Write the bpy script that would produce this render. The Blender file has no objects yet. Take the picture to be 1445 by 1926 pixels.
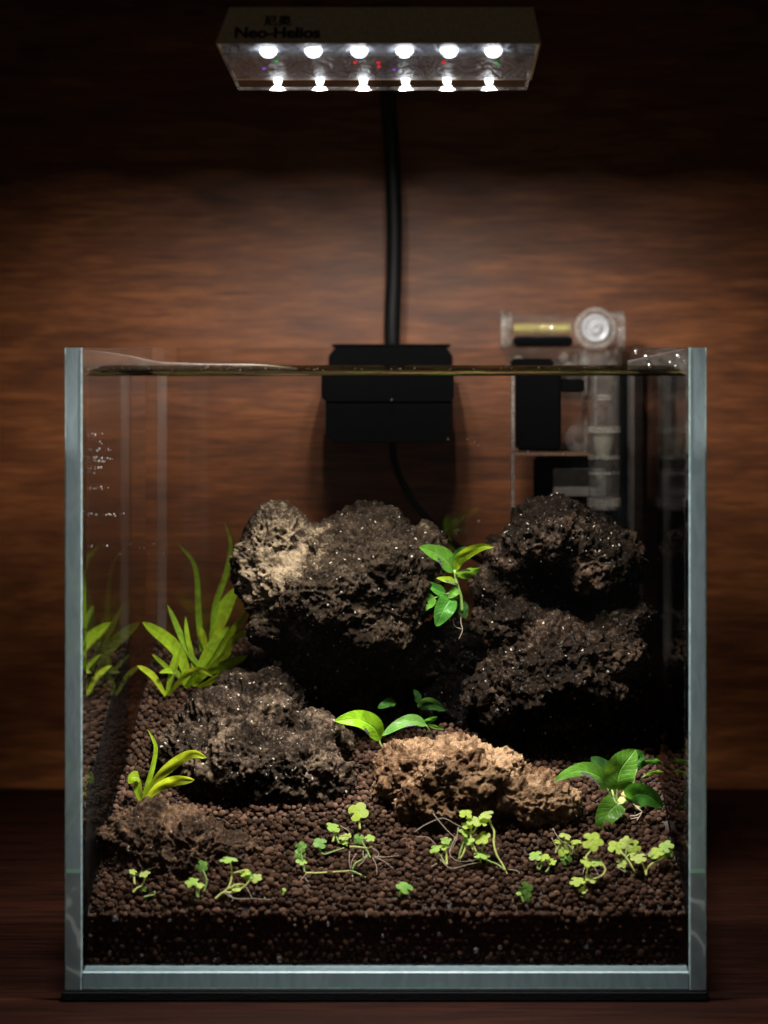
import bpy, bmesh, math, random
import numpy as np
from mathutils import Vector, Matrix
random.seed(7); rng = np.random.default_rng(7)
S = 0.01                       # everything below is written in centimetres
scene = bpy.context.scene
COL = scene.collection

# ------------------------------------------------------------------ camera
F_PX, CX, HY, DIST = 3262.0, 820.0, 654.0, 54.0     # focal (px of a 1926 px high frame), axis, distance to the front pane
RIM = 20.35                                          # height of the tank rim above the table = eye height
cam_d = bpy.data.cameras.new('camera'); cam = bpy.data.objects.new('camera', cam_d); COL.objects.link(cam)
cam.location = (0, -DIST*S, RIM*S); cam.rotation_euler = (math.radians(90), 0, 0)
cam_d.sensor_fit = 'VERTICAL'; cam_d.sensor_height = 36; cam_d.sensor_width = 27
cam_d.lens = 36*F_PX/1926
cam_d.shift_x = (722.5-CX)/1926; cam_d.shift_y = -(963-HY)/1926
cam_d.clip_start = 0.01; cam_d.clip_end = 50
cam_d.dof.use_dof = True; cam_d.dof.focus_distance = 0.595; cam_d.dof.aperture_fstop = 9
scene.camera = cam
# ------------------------------------------------------------------ dim room
w = bpy.data.worlds.new('World'); scene.world = w; w.use_nodes = True
bg = w.node_tree.nodes['Background']; bg.inputs[0].default_value = (1.0, 0.96, 0.92, 1); bg.inputs[1].default_value = 0.015
LED_WIDE, LED_BEAM = 0.037, 0.23
vs = scene.view_settings
vs.view_transform = 'Standard'; vs.look = 'None'; vs.exposure = -0.22; vs.gamma = 1.0
cy = scene.cycles
cy.max_bounces = 12; cy.transparent_max_bounces = 32; cy.diffuse_bounces = 4; cy.glossy_bounces = 6; cy.transmission_bounces = 8
cy.caustics_reflective = False; cy.caustics_refractive = True
cy.use_denoising = True
cy.sample_clamp_indirect = 1.5

# ------------------------------------------------------------------ light path from a photo pixel to a point in the tank
Y_IN = 0.555          # inner side of the front pane
def tanw(t):
    s = t/math.sqrt(1+t*t)/1.33
    return s/math.sqrt(1-s*s)
def pt(px, py, y, water=True):
    dx, dz = (px-CX)/F_PX, -(py-HY)/F_PX
    if not water or y <= Y_IN:
        return Vector((dx*(DIST+y), y, RIM+dz*(DIST+y)))
    t = math.hypot(dx, dz) or 1e-9
    k = tanw(t)/t
    return Vector((dx*(DIST+Y_IN)+dx*k*(y-Y_IN), y, RIM+dz*(DIST+Y_IN)+dz*k*(y-Y_IN)))
def pxs(y, water=True):     # cm per photo pixel at depth y
    return ((DIST+Y_IN)+(y-Y_IN)/1.33)/F_PX if water and y > Y_IN else (DIST+y)/F_PX

X0, X1, YB, FLOOR, WATER = -11.56, 8.43, 20.0, 0.91, 19.45
GT = 0.55
XI0, XI1, YI1 = X0+GT, X1-GT, YB-GT

# ------------------------------------------------------------------ numpy noise
_perm = np.random.default_rng(3).permutation(256); _perm = np.concatenate([_perm, _perm, _perm])
_g = np.random.default_rng(4).normal(size=(256, 3)); _g /= np.linalg.norm(_g, axis=1)[:, None]
def _hash(i, j, k): return _perm[_perm[_perm[i & 255]+(j & 255)]+(k & 255)]
def perlin(P):
    I = np.floor(P).astype(np.int64); f = P-I; u = f*f*f*(f*(f*6-15)+10)
    r = 0
    for a in (0, 1):
        for b in (0, 1):
            for c in (0, 1):
                g = _g[_hash(I[:, 0]+a, I[:, 1]+b, I[:, 2]+c)]
                d = ((f-np.array([a, b, c]))*g).sum(1)
                r = r+d*(u[:, 0] if a else 1-u[:, 0])*(u[:, 1] if b else 1-u[:, 1])*(u[:, 2] if c else 1-u[:, 2])
    return r*1.6
def fbm(P, o=4, lac=2.0, gain=0.5):
    r = 0; a = 1
    for i in range(o): r = r+a*perlin(P*lac**i+17.3*i); a *= gain
    return r
_wj = np.random.default_rng(5).random((256, 3))
def worley(P):
    I = np.floor(P).astype(np.int64); f = P-I; best = np.full(len(P), 9.0); sec = np.full(len(P), 9.0)
    for a in (-1, 0, 1):
        for b in (-1, 0, 1):
            for c in (-1, 0, 1):
                j = _wj[_hash(I[:, 0]+a, I[:, 1]+b, I[:, 2]+c)]
                d = ((j+np.array([a, b, c])-f)**2).sum(1)
                sec = np.minimum(sec, np.maximum(best, d)); best = np.minimum(best, d)
    return np.sqrt(best), np.sqrt(sec)

# ------------------------------------------------------------------ mesh helpers (all input in cm)
class MB:
    def __init__(s): s.v = []; s.f = []; s.m = []
    def add(s, vs, fs, mi=0):
        n = len(s.v); s.v += [tuple(v) for v in vs]; s.f += [tuple(i+n for i in f) for f in fs]; s.m += [mi]*len(fs); return s
    def box(s, x0, x1, y0, y1, z0, z1, mi=0, bevel=0):
        if bevel:
            b = bevel
            bm = bmesh.new(); bmesh.ops.create_cube(bm, size=1)
            for v in bm.verts: v.co = Vector((x0+(v.co.x+.5)*(x1-x0), y0+(v.co.y+.5)*(y1-y0), z0+(v.co.z+.5)*(z1-z0)))
            bmesh.ops.bevel(bm, geom=bm.edges[:], offset=b, segments=2, affect='EDGES')
            bm.verts.index_update()
            s.add([v.co.copy() for v in bm.verts], [[v.index for v in f.verts] for f in bm.faces], mi); bm.free(); return s
        return s.add([(x, y, z) for z in (z0, z1) for y in (y0, y1) for x in (x0, x1)],
                     [(0, 2, 3, 1), (4, 5, 7, 6), (0, 1, 5, 4), (2, 6, 7, 3), (0, 4, 6, 2), (1, 3, 7, 5)], mi)
    def tube(s, pts, rad, n=8, mi=0, cap=True):
        pts = [Vector(p) for p in pts]
        if not hasattr(rad, '__len__'): rad = [rad]*len(pts)
        ref = Vector((0.3, 0.1, 1)).normalized(); base = len(s.v); vs = []; fs = []
        for i, p in enumerate(pts):
            t = (pts[min(i+1, len(pts)-1)]-pts[max(i-1, 0)]).normalized()
            a = t.cross(ref)
            if a.length < .05: a = t.cross(Vector((1, 0, 0)))
            a.normalize(); b = t.cross(a)
            for k in range(n):
                an = 2*math.pi*k/n; vs.append(p+(a*math.cos(an)+b*math.sin(an))*rad[i])
        for i in range(len(pts)-1):
            for k in range(n): fs.append((i*n+k, i*n+(k+1) % n, (i+1)*n+(k+1) % n, (i+1)*n+k))
        if cap: fs += [tuple(range(n))[::-1], tuple((len(pts)-1)*n+k for k in range(n))]
        return s.add(vs, fs, mi)
    def lathe(s, c, axis, prof, n=28, mi=0):    # prof: (distance along axis, radius)
        ax = Vector(axis).normalized(); a = ax.orthogonal().normalized(); b = ax.cross(a); c = Vector(c)
        vs = [c+ax*h+(a*math.cos(2*math.pi*k/n)+b*math.sin(2*math.pi*k/n))*max(r, 1e-4) for h, r in prof for k in range(n)]
        fs = [(i*n+k, i*n+(k+1) % n, (i+1)*n+(k+1) % n, (i+1)*n+k) for i in range(len(prof)-1) for k in range(n)]
        return s.add(vs, fs, mi)
    def build(s, name, mats, parent=None, smooth=False, **kw):
        me = bpy.data.meshes.new(name); off = Vector(parent.location)/S if parent and parent.type == 'EMPTY' else Vector((0, 0, 0))
        if parent and parent.type != 'EMPTY': off = Vector(parent['_o']) if '_o' in parent else off
        me.from_pydata([((Vector(v)-off)*S) for v in s.v], [], s.f)
        for m in (mats if isinstance(mats, (list, tuple)) else [mats]): me.materials.append(m)
        me.polygons.foreach_set('material_index', s.m)
        if smooth: me.polygons.foreach_set('use_smooth', [True]*len(me.polygons))
        me.update()
        o = bpy.data.objects.new(name, me); COL.objects.link(o)
        if parent: o.parent = parent
        if smooth == 'auto':
            try: me.set_sharp_from_angle(angle=math.radians(35))
            except Exception: pass
        for k, v in kw.items(): o[k] = v
        return o
def root(name, loc, label, category, group=None):
    o = bpy.data.objects.new(name, None); COL.objects.link(o); o.location = Vector(loc)*S; o.empty_display_size = .01
    o['label'] = label; o['category'] = category
    if group: o['group'] = group
    bpy.context.view_layer.update() if False else None
    return o
def tag(o, label, category, group=None):
    o['label'] = label; o['category'] = category
    if group: o['group'] = group
    return o
def catmull(P, n=6):
    P = [Vector(p) for p in P]
    if len(P) < 3:
        return [P[0].lerp(P[1], i/n) for i in range(n+1)]
    Q = [P[0]*2-P[1]]+P+[P[-1]*2-P[-2]]; out = []
    for i in range(1, len(Q)-2):
        a, b, c, d = Q[i-1:i+3]
        for k in range(n):
            t = k/n; out.append(.5*((2*b)+(c-a)*t+(2*a-5*b+4*c-d)*t*t+(3*b-a-3*c+d)*t**3))
    out.append(P[-1]); return out

# ------------------------------------------------------------------ material helpers
def new_mat(name):
    m = bpy.data.materials.new(name); m.use_nodes = True; nt = m.node_tree; nt.nodes.clear()
    return m, nt, nt.nodes, nt.links
def N(nt, t, **kw):
    n = nt.nodes.new(t)
    for k, v in kw.items():
        if k in n.inputs: n.inputs[k].default_value = v
        else: setattr(n, k, v)
    return n
def ramp(nt, fac, stops):
    r = nt.nodes.new('ShaderNodeValToRGB'); e = r.color_ramp.elements
    while len(e) < len(stops): e.new(0.5)
    for el, (p, c) in zip(e, stops): el.position = p; el.color = (*c, 1)
    nt.links.new(fac, r.inputs[0]); return r.outputs[0]
def noise(nt, scale, detail=4, rough=.6, vec=None, dist=0):
    n = nt.nodes.new('ShaderNodeTexNoise'); n.inputs['Scale'].default_value = scale; n.inputs['Detail'].default_value = detail
    n.inputs['Roughness'].default_value = rough; n.inputs['Distortion'].default_value = dist
    if vec: nt.links.new(vec, n.inputs['Vector'])
    return n
def coords(nt, scale=(1, 1, 1), loc=(0, 0, 0), out='Object'):
    t = nt.nodes.new('ShaderNodeTexCoord'); m = nt.nodes.new('ShaderNodeMapping'); m.inputs['Scale'].default_value = scale; m.inputs['Location'].default_value = loc
    nt.links.new(t.outputs[out], m.inputs[0]); return m.outputs[0]
def plain(name, col, rough=.5, metal=0, spec=.5, bump=0, bscale=1500, coat=0):
    m, nt, nd, lk = new_mat(name); b = N(nt, 'ShaderNodeBsdfPrincipled'); o = N(nt, 'ShaderNodeOutputMaterial')
    v = coords(nt); n = noise(nt, bscale*.3, 5, vec=v)
    c = ramp(nt, n.outputs['Fac'], [(.3, tuple(x*.8 for x in col)), (.7, tuple(min(1, x*1.2) for x in col))])
    lk.new(c, b.inputs['Base Color']); b.inputs['Roughness'].default_value = rough; b.inputs['Metallic'].default_value = metal
    b.inputs['Specular IOR Level'].default_value = spec; b.inputs['Coat Weight'].default_value = coat
    if bump:
        bn = noise(nt, bscale, 4, vec=v); bp = N(nt, 'ShaderNodeBump'); bp.inputs['Strength'].default_value = bump; bp.inputs['Distance'].default_value = .0004
        lk.new(bn.outputs['Fac'], bp.inputs['Height']); lk.new(bp.outputs[0], b.inputs['Normal'])
    lk.new(b.outputs[0], o.inputs[0]); return m
def sheet_glass(name, ior=1.5, symmetric=True, tint=(1, 1, 1), rough=0.0, dirt=0.0, bump=0):
    """thin clear sheet: passes light straight, mirrors by Fresnel"""
    m, nt, nd, lk = new_mat(name); o = N(nt, 'ShaderNodeOutputMaterial')
    fr = N(nt, 'ShaderNodeFresnel'); fr.inputs[0].default_value = ior
    if symmetric:
        g = N(nt, 'ShaderNodeNewGeometry'); mx = N(nt, 'ShaderNodeMapRange'); lk.new(g.outputs['Backfacing'], mx.inputs[0])
        mx.inputs['To Min'].default_value = ior; mx.inputs['To Max'].default_value = 1/ior; lk.new(mx.outputs[0], fr.inputs[0])
    tr = N(nt, 'ShaderNodeBsdfTransparent'); tr.inputs[0].default_value = (*tint, 1)
    gl = N(nt, 'ShaderNodeBsdfGlossy'); gl.inputs['Roughness'].default_value = rough
    if bump:
        v = coords(nt, (1, 1, .12)); bn = noise(nt, 500, 3, vec=v); bp = N(nt, 'ShaderNodeBump'); bp.inputs['Strength'].default_value = bump; bp.inputs['Distance'].default_value = .0006
        lk.new(bn.outputs['Fac'], bp.inputs['Height']); lk.new(bp.outputs[0], gl.inputs['Normal'])
    mix = N(nt, 'ShaderNodeMixShader'); lk.new(fr.outputs[0], mix.inputs[0]); lk.new(tr.outputs[0], mix.inputs[1]); lk.new(gl.outputs[0], mix.inputs[2])
    out = mix.outputs[0]
    if dirt:
        d = N(nt, 'ShaderNodeBsdfDiffuse'); d.inputs[0].default_value = (.6, .55, .5, 1); tl = N(nt, 'ShaderNodeBsdfTranslucent'); tl.inputs[0].default_value = (.6, .55, .5, 1)
        a = N(nt, 'ShaderNodeMixShader'); a.inputs[0].default_value = .5; lk.new(d.outputs[0], a.inputs[1]); lk.new(tl.outputs[0], a.inputs[2])
        dn = noise(nt, 180, 6, .7, coords(nt)); mr = N(nt, 'ShaderNodeMapRange'); lk.new(dn.outputs['Fac'], mr.inputs[0]); mr.inputs[1].default_value = .3; mr.inputs[2].default_value = .8; mr.inputs[4].default_value = dirt
        m2 = N(nt, 'ShaderNodeMixShader'); lk.new(mr.outputs[0], m2.inputs[0]); lk.new(out, m2.inputs[1]); lk.new(a.outputs[0], m2.inputs[2]); out = m2.outputs[0]
    lk.new(out, o.inputs[0]); return m

# ------------------------------------------------------------------ materials
def wood(name, dark, mid, light, rough, vs, grain=1.0, spec=.5):
    m, nt, nd, lk = new_mat(name); b = N(nt, 'ShaderNodeBsdfPrincipled'); o = N(nt, 'ShaderNodeOutputMaterial')
    v1 = coords(nt, vs); n1 = noise(nt, 9, 6, .62, v1, .6)
    v2 = coords(nt, tuple(a*b_ for a, b_ in zip(vs, (.5, 5, 5)))); n2 = noise(nt, 26, 5, .7, v2, .2)
    n3 = noise(nt, 3.2, 3, .5, coords(nt, tuple(a*b_ for a, b_ in zip(vs, (1.2, 1, .6)))), 1.2)
    mx = N(nt, 'ShaderNodeMix', data_type='FLOAT'); mx.inputs[0].default_value = .5; lk.new(n1.outputs['Fac'], mx.inputs[2]); lk.new(n2.outputs['Fac'], mx.inputs[3])
    m2 = N(nt, 'ShaderNodeMix', data_type='FLOAT'); m2.inputs[0].default_value = .3; lk.new(mx.outputs[0], m2.inputs[2]); lk.new(n3.outputs['Fac'], m2.inputs[3])
    c = ramp(nt, m2.outputs[0], [(.36, dark), (.5, mid), (.64, light)])
    n4 = noise(nt, 40, 3, .6, coords(nt, tuple(a*b_ for a, b_ in zip(vs, (.45, 1, 3)))), .1)
    pr = ramp(nt, n4.outputs['Fac'], [(.38, (.35, .33, .32)), (.50, (1, 1, 1)), (.66, (1.15, 1.12, 1.1))]); mp_ = N(nt, 'ShaderNodeMix', data_type='RGBA', blend_type='MULTIPLY'); mp_.inputs[0].default_value = .8; lk.new(c, mp_.inputs[6]); lk.new(pr, mp_.inputs[7]); c = mp_.outputs[2]
    lk.new(c, b.inputs['Base Color']); b.inputs['Roughness'].default_value = rough; b.inputs['Specular IOR Level'].default_value = spec
    bp = N(nt, 'ShaderNodeBump'); bp.inputs['Strength'].default_value = .25*grain; bp.inputs['Distance'].default_value = .0006
    lk.new(mx.outputs[0], bp.inputs['Height']); lk.new(bp.outputs[0], b.inputs['Normal']); lk.new(b.outputs[0], o.inputs[0]); return m
M_WALL = wood('walnut_veneer', (.05, .014, .0045), (.15, .046, .0135), (.31, .105, .030), .46, (3.6, 1, 34), spec=.28)
M_TABLE = wood('mahogany_top', (.0035, .0010, .0006), (.0068, .0019, .0010), (.014, .0038, .0019), .5, (1.5, 14, 14), .4, spec=.06)

M_PANE = sheet_glass('clear_pane', 1.33, symmetric=False, bump=.02)
M_PANE_REAR = sheet_glass('clear_rear_pane', 1.33, symmetric=True, tint=(.90, .89, .88))
M_PANE_IN = sheet_glass('pane_inner_face', 1.03, symmetric=True)
M_FRONT = sheet_glass('clear_front_face', 1.5, symmetric=True)
M_SURF = sheet_glass('water_surface', 1.33, symmetric=True)
M_ACRYL = sheet_glass('clear_acrylic', 1.6, symmetric=True, dirt=.22, bump=.7, rough=.03)

def edge_mat(refl_streaks=True):
    m, nt, nd, lk = new_mat('polished_glass_edge'); o = N(nt, 'ShaderNodeOutputMaterial')
    tc = N(nt, 'ShaderNodeTexCoord'); sp = N(nt, 'ShaderNodeSeparateXYZ'); 
    g = N(nt, 'ShaderNodeNewGeometry'); lk.new(g.outputs['Position'], sp.inputs[0])
    v = coords(nt, (1, 1, .25)); n = noise(nt, 260, 3, .5, v, 1.5)
    c = ramp(nt, n.outputs['Fac'], [(.35, (.44, .60, .66)), (.65, (.56, .73, .79))])
    # mint line above the gravel level, streaks below: soil reflection painted into the colour
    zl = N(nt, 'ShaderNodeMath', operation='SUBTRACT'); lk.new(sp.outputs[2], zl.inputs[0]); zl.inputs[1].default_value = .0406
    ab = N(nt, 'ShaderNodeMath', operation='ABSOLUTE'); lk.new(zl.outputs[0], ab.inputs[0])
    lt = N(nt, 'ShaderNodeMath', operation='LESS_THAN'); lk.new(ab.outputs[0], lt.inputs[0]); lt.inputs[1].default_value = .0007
    below = N(nt, 'ShaderNodeMath', operation='LESS_THAN'); lk.new(zl.outputs[0], below.inputs[0]); below.inputs[1].default_value = 0 if refl_streaks else -9
    v2 = coords(nt, (1, 1, 1)); wv = N(nt, 'ShaderNodeTexWave'); wv.bands_direction = 'DIAGONAL'; wv.inputs['Scale'].default_value = 38; wv.inputs['Distortion'].default_value = 9; wv.inputs['Detail'].default_value = 2; wv.inputs['Detail Scale'].default_value = 1.4
    mp = N(nt, 'ShaderNodeMapping'); mp.inputs['Rotation'].default_value = (0, 0, 0); lk.new(v2, wv.inputs['Vector'])
    wr = ramp(nt, wv.outputs['Fac'], [(.0, (.34, .41, .44)), (.86, (.42, .50, .53)), (.99, (.9, 1, 1))])
    mx = N(nt, 'ShaderNodeMix', data_type='RGBA'); lk.new(below.outputs[0], mx.inputs[0]); lk.new(c, mx.inputs[6]); lk.new(wr, mx.inputs[7])
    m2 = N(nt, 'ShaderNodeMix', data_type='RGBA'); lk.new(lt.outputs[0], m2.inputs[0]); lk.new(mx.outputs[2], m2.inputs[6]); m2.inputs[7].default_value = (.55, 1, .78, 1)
    d = N(nt, 'ShaderNodeBsdfDiffuse'); t = N(nt, 'ShaderNodeBsdfTranslucent'); lk.new(m2.outputs[2], d.inputs[0]); lk.new(m2.outputs[2], t.inputs[0])
    a = N(nt, 'ShaderNodeMixShader'); a.inputs[0].default_value = .6; lk.new(d.outputs[0], a.inputs[1]); lk.new(t.outputs[0], a.inputs[2])
    gl = N(nt, 'ShaderNodeBsdfGlossy'); gl.inputs['Roughness'].default_value = .25
    fr = N(nt, 'ShaderNodeFresnel'); b = N(nt, 'ShaderNodeMixShader'); lk.new(fr.outputs[0], b.inputs[0]); lk.new(a.outputs[0], b.inputs[1]); lk.new(gl.outputs[0], b.inputs[2])
    tr = N(nt, 'ShaderNodeBsdfTransparent'); tr.inputs[0].default_value = (.75, .9, .88, 1)
    e = N(nt, 'ShaderNodeMixShader'); e.inputs[0].default_value = .1; lk.new(b.outputs[0], e.inputs[1]); lk.new(tr.outputs[0], e.inputs[2])
    lk.new(e.outputs[0], o.inputs[0]); return m
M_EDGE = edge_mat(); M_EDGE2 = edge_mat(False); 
def arris_mat():
    m, nt, nd, lk = new_mat('seamed_arris'); o = N(nt, 'ShaderNodeOutputMaterial'); d = N(nt, 'ShaderNodeBsdfDiffuse'); t = N(nt, 'ShaderNodeBsdfTranslucent')
    n = noise(nt, 700, 4, .7, coords(nt, (1, 1, .5))); c = ramp(nt, n.outputs['Fac'], [(.35, (.26, .36, .37)), (.7, (.55, .70, .72))]); lk.new(c, d.inputs[0]); lk.new(c, t.inputs[0])
    a = N(nt, 'ShaderNodeMixShader'); a.inputs[0].default_value = .62; lk.new(d.outputs[0], a.inputs[1]); lk.new(t.outputs[0], a.inputs[2]); lk.new(a.outputs[0], o.inputs[0]); return m
M_ARRIS = arris_mat()
def silicone_mat():
    m, nt, nd, lk = new_mat('clear_silicone'); o = N(nt, 'ShaderNodeOutputMaterial')
    d = N(nt, 'ShaderNodeBsdfDiffuse'); t = N(nt, 'ShaderNodeBsdfTranslucent')
    n = noise(nt, 300, 4, .6, coords(nt, (1, 1, .2))); c = ramp(nt, n.outputs['Fac'], [(.3, (.5, .45, .42)), (.7, (.8, .76, .72))]); lk.new(c, d.inputs[0]); lk.new(c, t.inputs[0])
    a = N(nt, 'ShaderNodeMixShader'); a.inputs[0].default_value = .5; lk.new(d.outputs[0], a.inputs[1]); lk.new(t.outputs[0], a.inputs[2])
    tr = N(nt, 'ShaderNodeBsdfTransparent'); b = N(nt, 'ShaderNodeMixShader'); b.inputs[0].default_value = .92; lk.new(a.outputs[0], b.inputs[1]); lk.new(tr.outputs[0], b.inputs[2])
    lk.new(b.outputs[0], o.inputs[0]); return m
M_SIL = silicone_mat()
def water_front_mat():
    m, nt, nd, lk = new_mat('water_behind_glass'); o = N(nt, 'ShaderNodeOutputMaterial')
    g = N(nt, 'ShaderNodeBsdfGlass'); g.inputs['Roughness'].default_value = 0; g.inputs['IOR'].default_value = 1.33; g.inputs[0].default_value = (1, 1, 1, 1)
    lk.new(g.outputs[0], o.inputs[0]); return m
M_WFRONT = water_front_mat(); M_MENI = M_WFRONT.copy(); M_MENI.name = 'dark_reflection_meniscus'; M_MENI.node_tree.nodes['Glass BSDF'].inputs[0].default_value = (.52, .50, .36, 1)  # olive tint paints in the dark reflection inside the meniscus

def rock_mat(name, dark, mid, light, seed, bias=0.0, spark=1.0, patch=None):
    m, nt, nd, lk = new_mat(name); b = N(nt, 'ShaderNodeBsdfPrincipled'); o = N(nt, 'ShaderNodeOutputMaterial')
    v = coords(nt, loc=(seed*.37, seed*.11, seed*.23))
    n1 = noise(nt, 45, 8, .68, v, .8); n2 = noise(nt, 420, 6, .75, v, .6)
    mx = N(nt, 'ShaderNodeMix', data_type='FLOAT'); mx.inputs[0].default_value = .45; lk.new(n1.outputs['Fac'], mx.inputs[2]); lk.new(n2.outputs['Fac'], mx.inputs[3])
    c = ramp(nt, mx.outputs[0], [(.38-bias, dark), (.51-bias, mid), (.68-bias, light)])
    if patch:      # pale weathered crust over one shoulder: centre (world cm), radius, strength
        g = N(nt, 'ShaderNodeNewGeometry'); vm = N(nt, 'ShaderNodeVectorMath', operation='DISTANCE'); lk.new(g.outputs['Position'], vm.inputs[0]); vm.inputs[1].default_value = tuple(q*S for q in patch[0])
        mr = N(nt, 'ShaderNodeMapRange'); lk.new(vm.outputs['Value'], mr.inputs[0]); mr.inputs[1].default_value = patch[1]*S*.35; mr.inputs[2].default_value = patch[1]*S; mr.inputs[3].default_value = patch[2]; mr.inputs[4].default_value = -.05
        ad = N(nt, 'ShaderNodeMath', operation='ADD'); lk.new(mx.outputs[0], ad.inputs[0]); lk.new(mr.outputs[0], ad.inputs[1]); c.node.id_data.links.new(ad.outputs[0], c.node.inputs[0])
    # loose pale mineral grains
    vo = N(nt, 'ShaderNodeTexVoronoi'); vo.inputs['Scale'].default_value = 1500; lk.new(v, vo.inputs['Vector'])
    sp = N(nt, 'ShaderNodeSeparateColor'); lk.new(vo.outputs['Color'], sp.inputs[0])
    gt = N(nt, 'ShaderNodeMath', operation='GREATER_THAN'); lk.new(sp.outputs[0], gt.inputs[0]); gt.inputs[1].default_value = 1-.004*spark
    m3 = N(nt, 'ShaderNodeMix', data_type='RGBA'); lk.new(gt.outputs[0], m3.inputs[0]); lk.new(c, m3.inputs[6]); m3.inputs[7].default_value = (.34, .30, .25, 1)
    lk.new(m3.outputs[2], b.inputs['Base Color'])
    rr = ramp(nt, sp.outputs[1], [(.0, (.85,)*3), (.85, (.7,)*3), (.96, (.34,)*3)]); lk.new(rr, b.inputs['Roughness'])
    b.inputs['Specular IOR Level'].default_value = .07
    lk.new(ramp(nt, sp.outputs[1], [(.0, (.0,)*3), (.90, (.02,)*3), (.96, (.22,)*3), (.99, (.4,)*3)]), b.inputs['Specular IOR Level'])
    nb = noise(nt, 1100, 5, .8, v, .5); nb2 = noise(nt, 260, 5, .8, v, 1.0)
    bp = N(nt, 'ShaderNodeBump'); bp.inputs['Strength'].default_value = .8; bp.inputs['Distance'].default_value = .0012; lk.new(nb2.outputs['Fac'], bp.inputs['Height'])
    bq = N(nt, 'ShaderNodeBump'); bq.inputs['Strength'].default_value = .7; bq.inputs['Distance'].default_value = .0005; lk.new(nb.outputs['Fac'], bq.inputs['Height']); lk.new(bp.outputs[0], bq.inputs['Normal'])
    lk.new(bq.outputs[0], b.inputs['Normal']); lk.new(b.outputs[0], o.inputs[0]); return m
def pellet_mat():
    m, nt, nd, lk = new_mat('baked_soil'); b = N(nt, 'ShaderNodeBsdfPrincipled'); o = N(nt, 'ShaderNodeOutputMaterial')
    at = N(nt, 'ShaderNodeAttribute', attribute_name='tone'); v = coords(nt); n = noise(nt, 900, 4, .7, v)
    c = ramp(nt, at.outputs['Fac'], [(0, (.0135, .0070, .0043)), (.6, (.030, .0160, .0102)), (1, (.062, .035, .023))])
    mm = N(nt, 'ShaderNodeMix', data_type='RGBA', blend_type='MULTIPLY'); mm.inputs[0].default_value = .6; lk.new(c, mm.inputs[6])
    c2 = ramp(nt, n.outputs['Fac'], [(.3, (.55, .55, .55)), (.7, (1.3, 1.3, 1.3))]); lk.new(c2, mm.inputs[7]); lk.new(mm.outputs[2], b.inputs['Base Color'])
    b.inputs['Roughness'].default_value = .9; b.inputs['Specular IOR Level'].default_value = .04
    bp = N(nt, 'ShaderNodeBump'); bp.inputs['Strength'].default_value = .6; bp.inputs['Distance'].default_value = .0006; lk.new(n.outputs['Fac'], bp.inputs['Height']); lk.new(bp.outputs[0], b.inputs['Normal'])
    lk.new(b.outputs[0], o.inputs[0]); return m
_leafcache = {}
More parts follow.
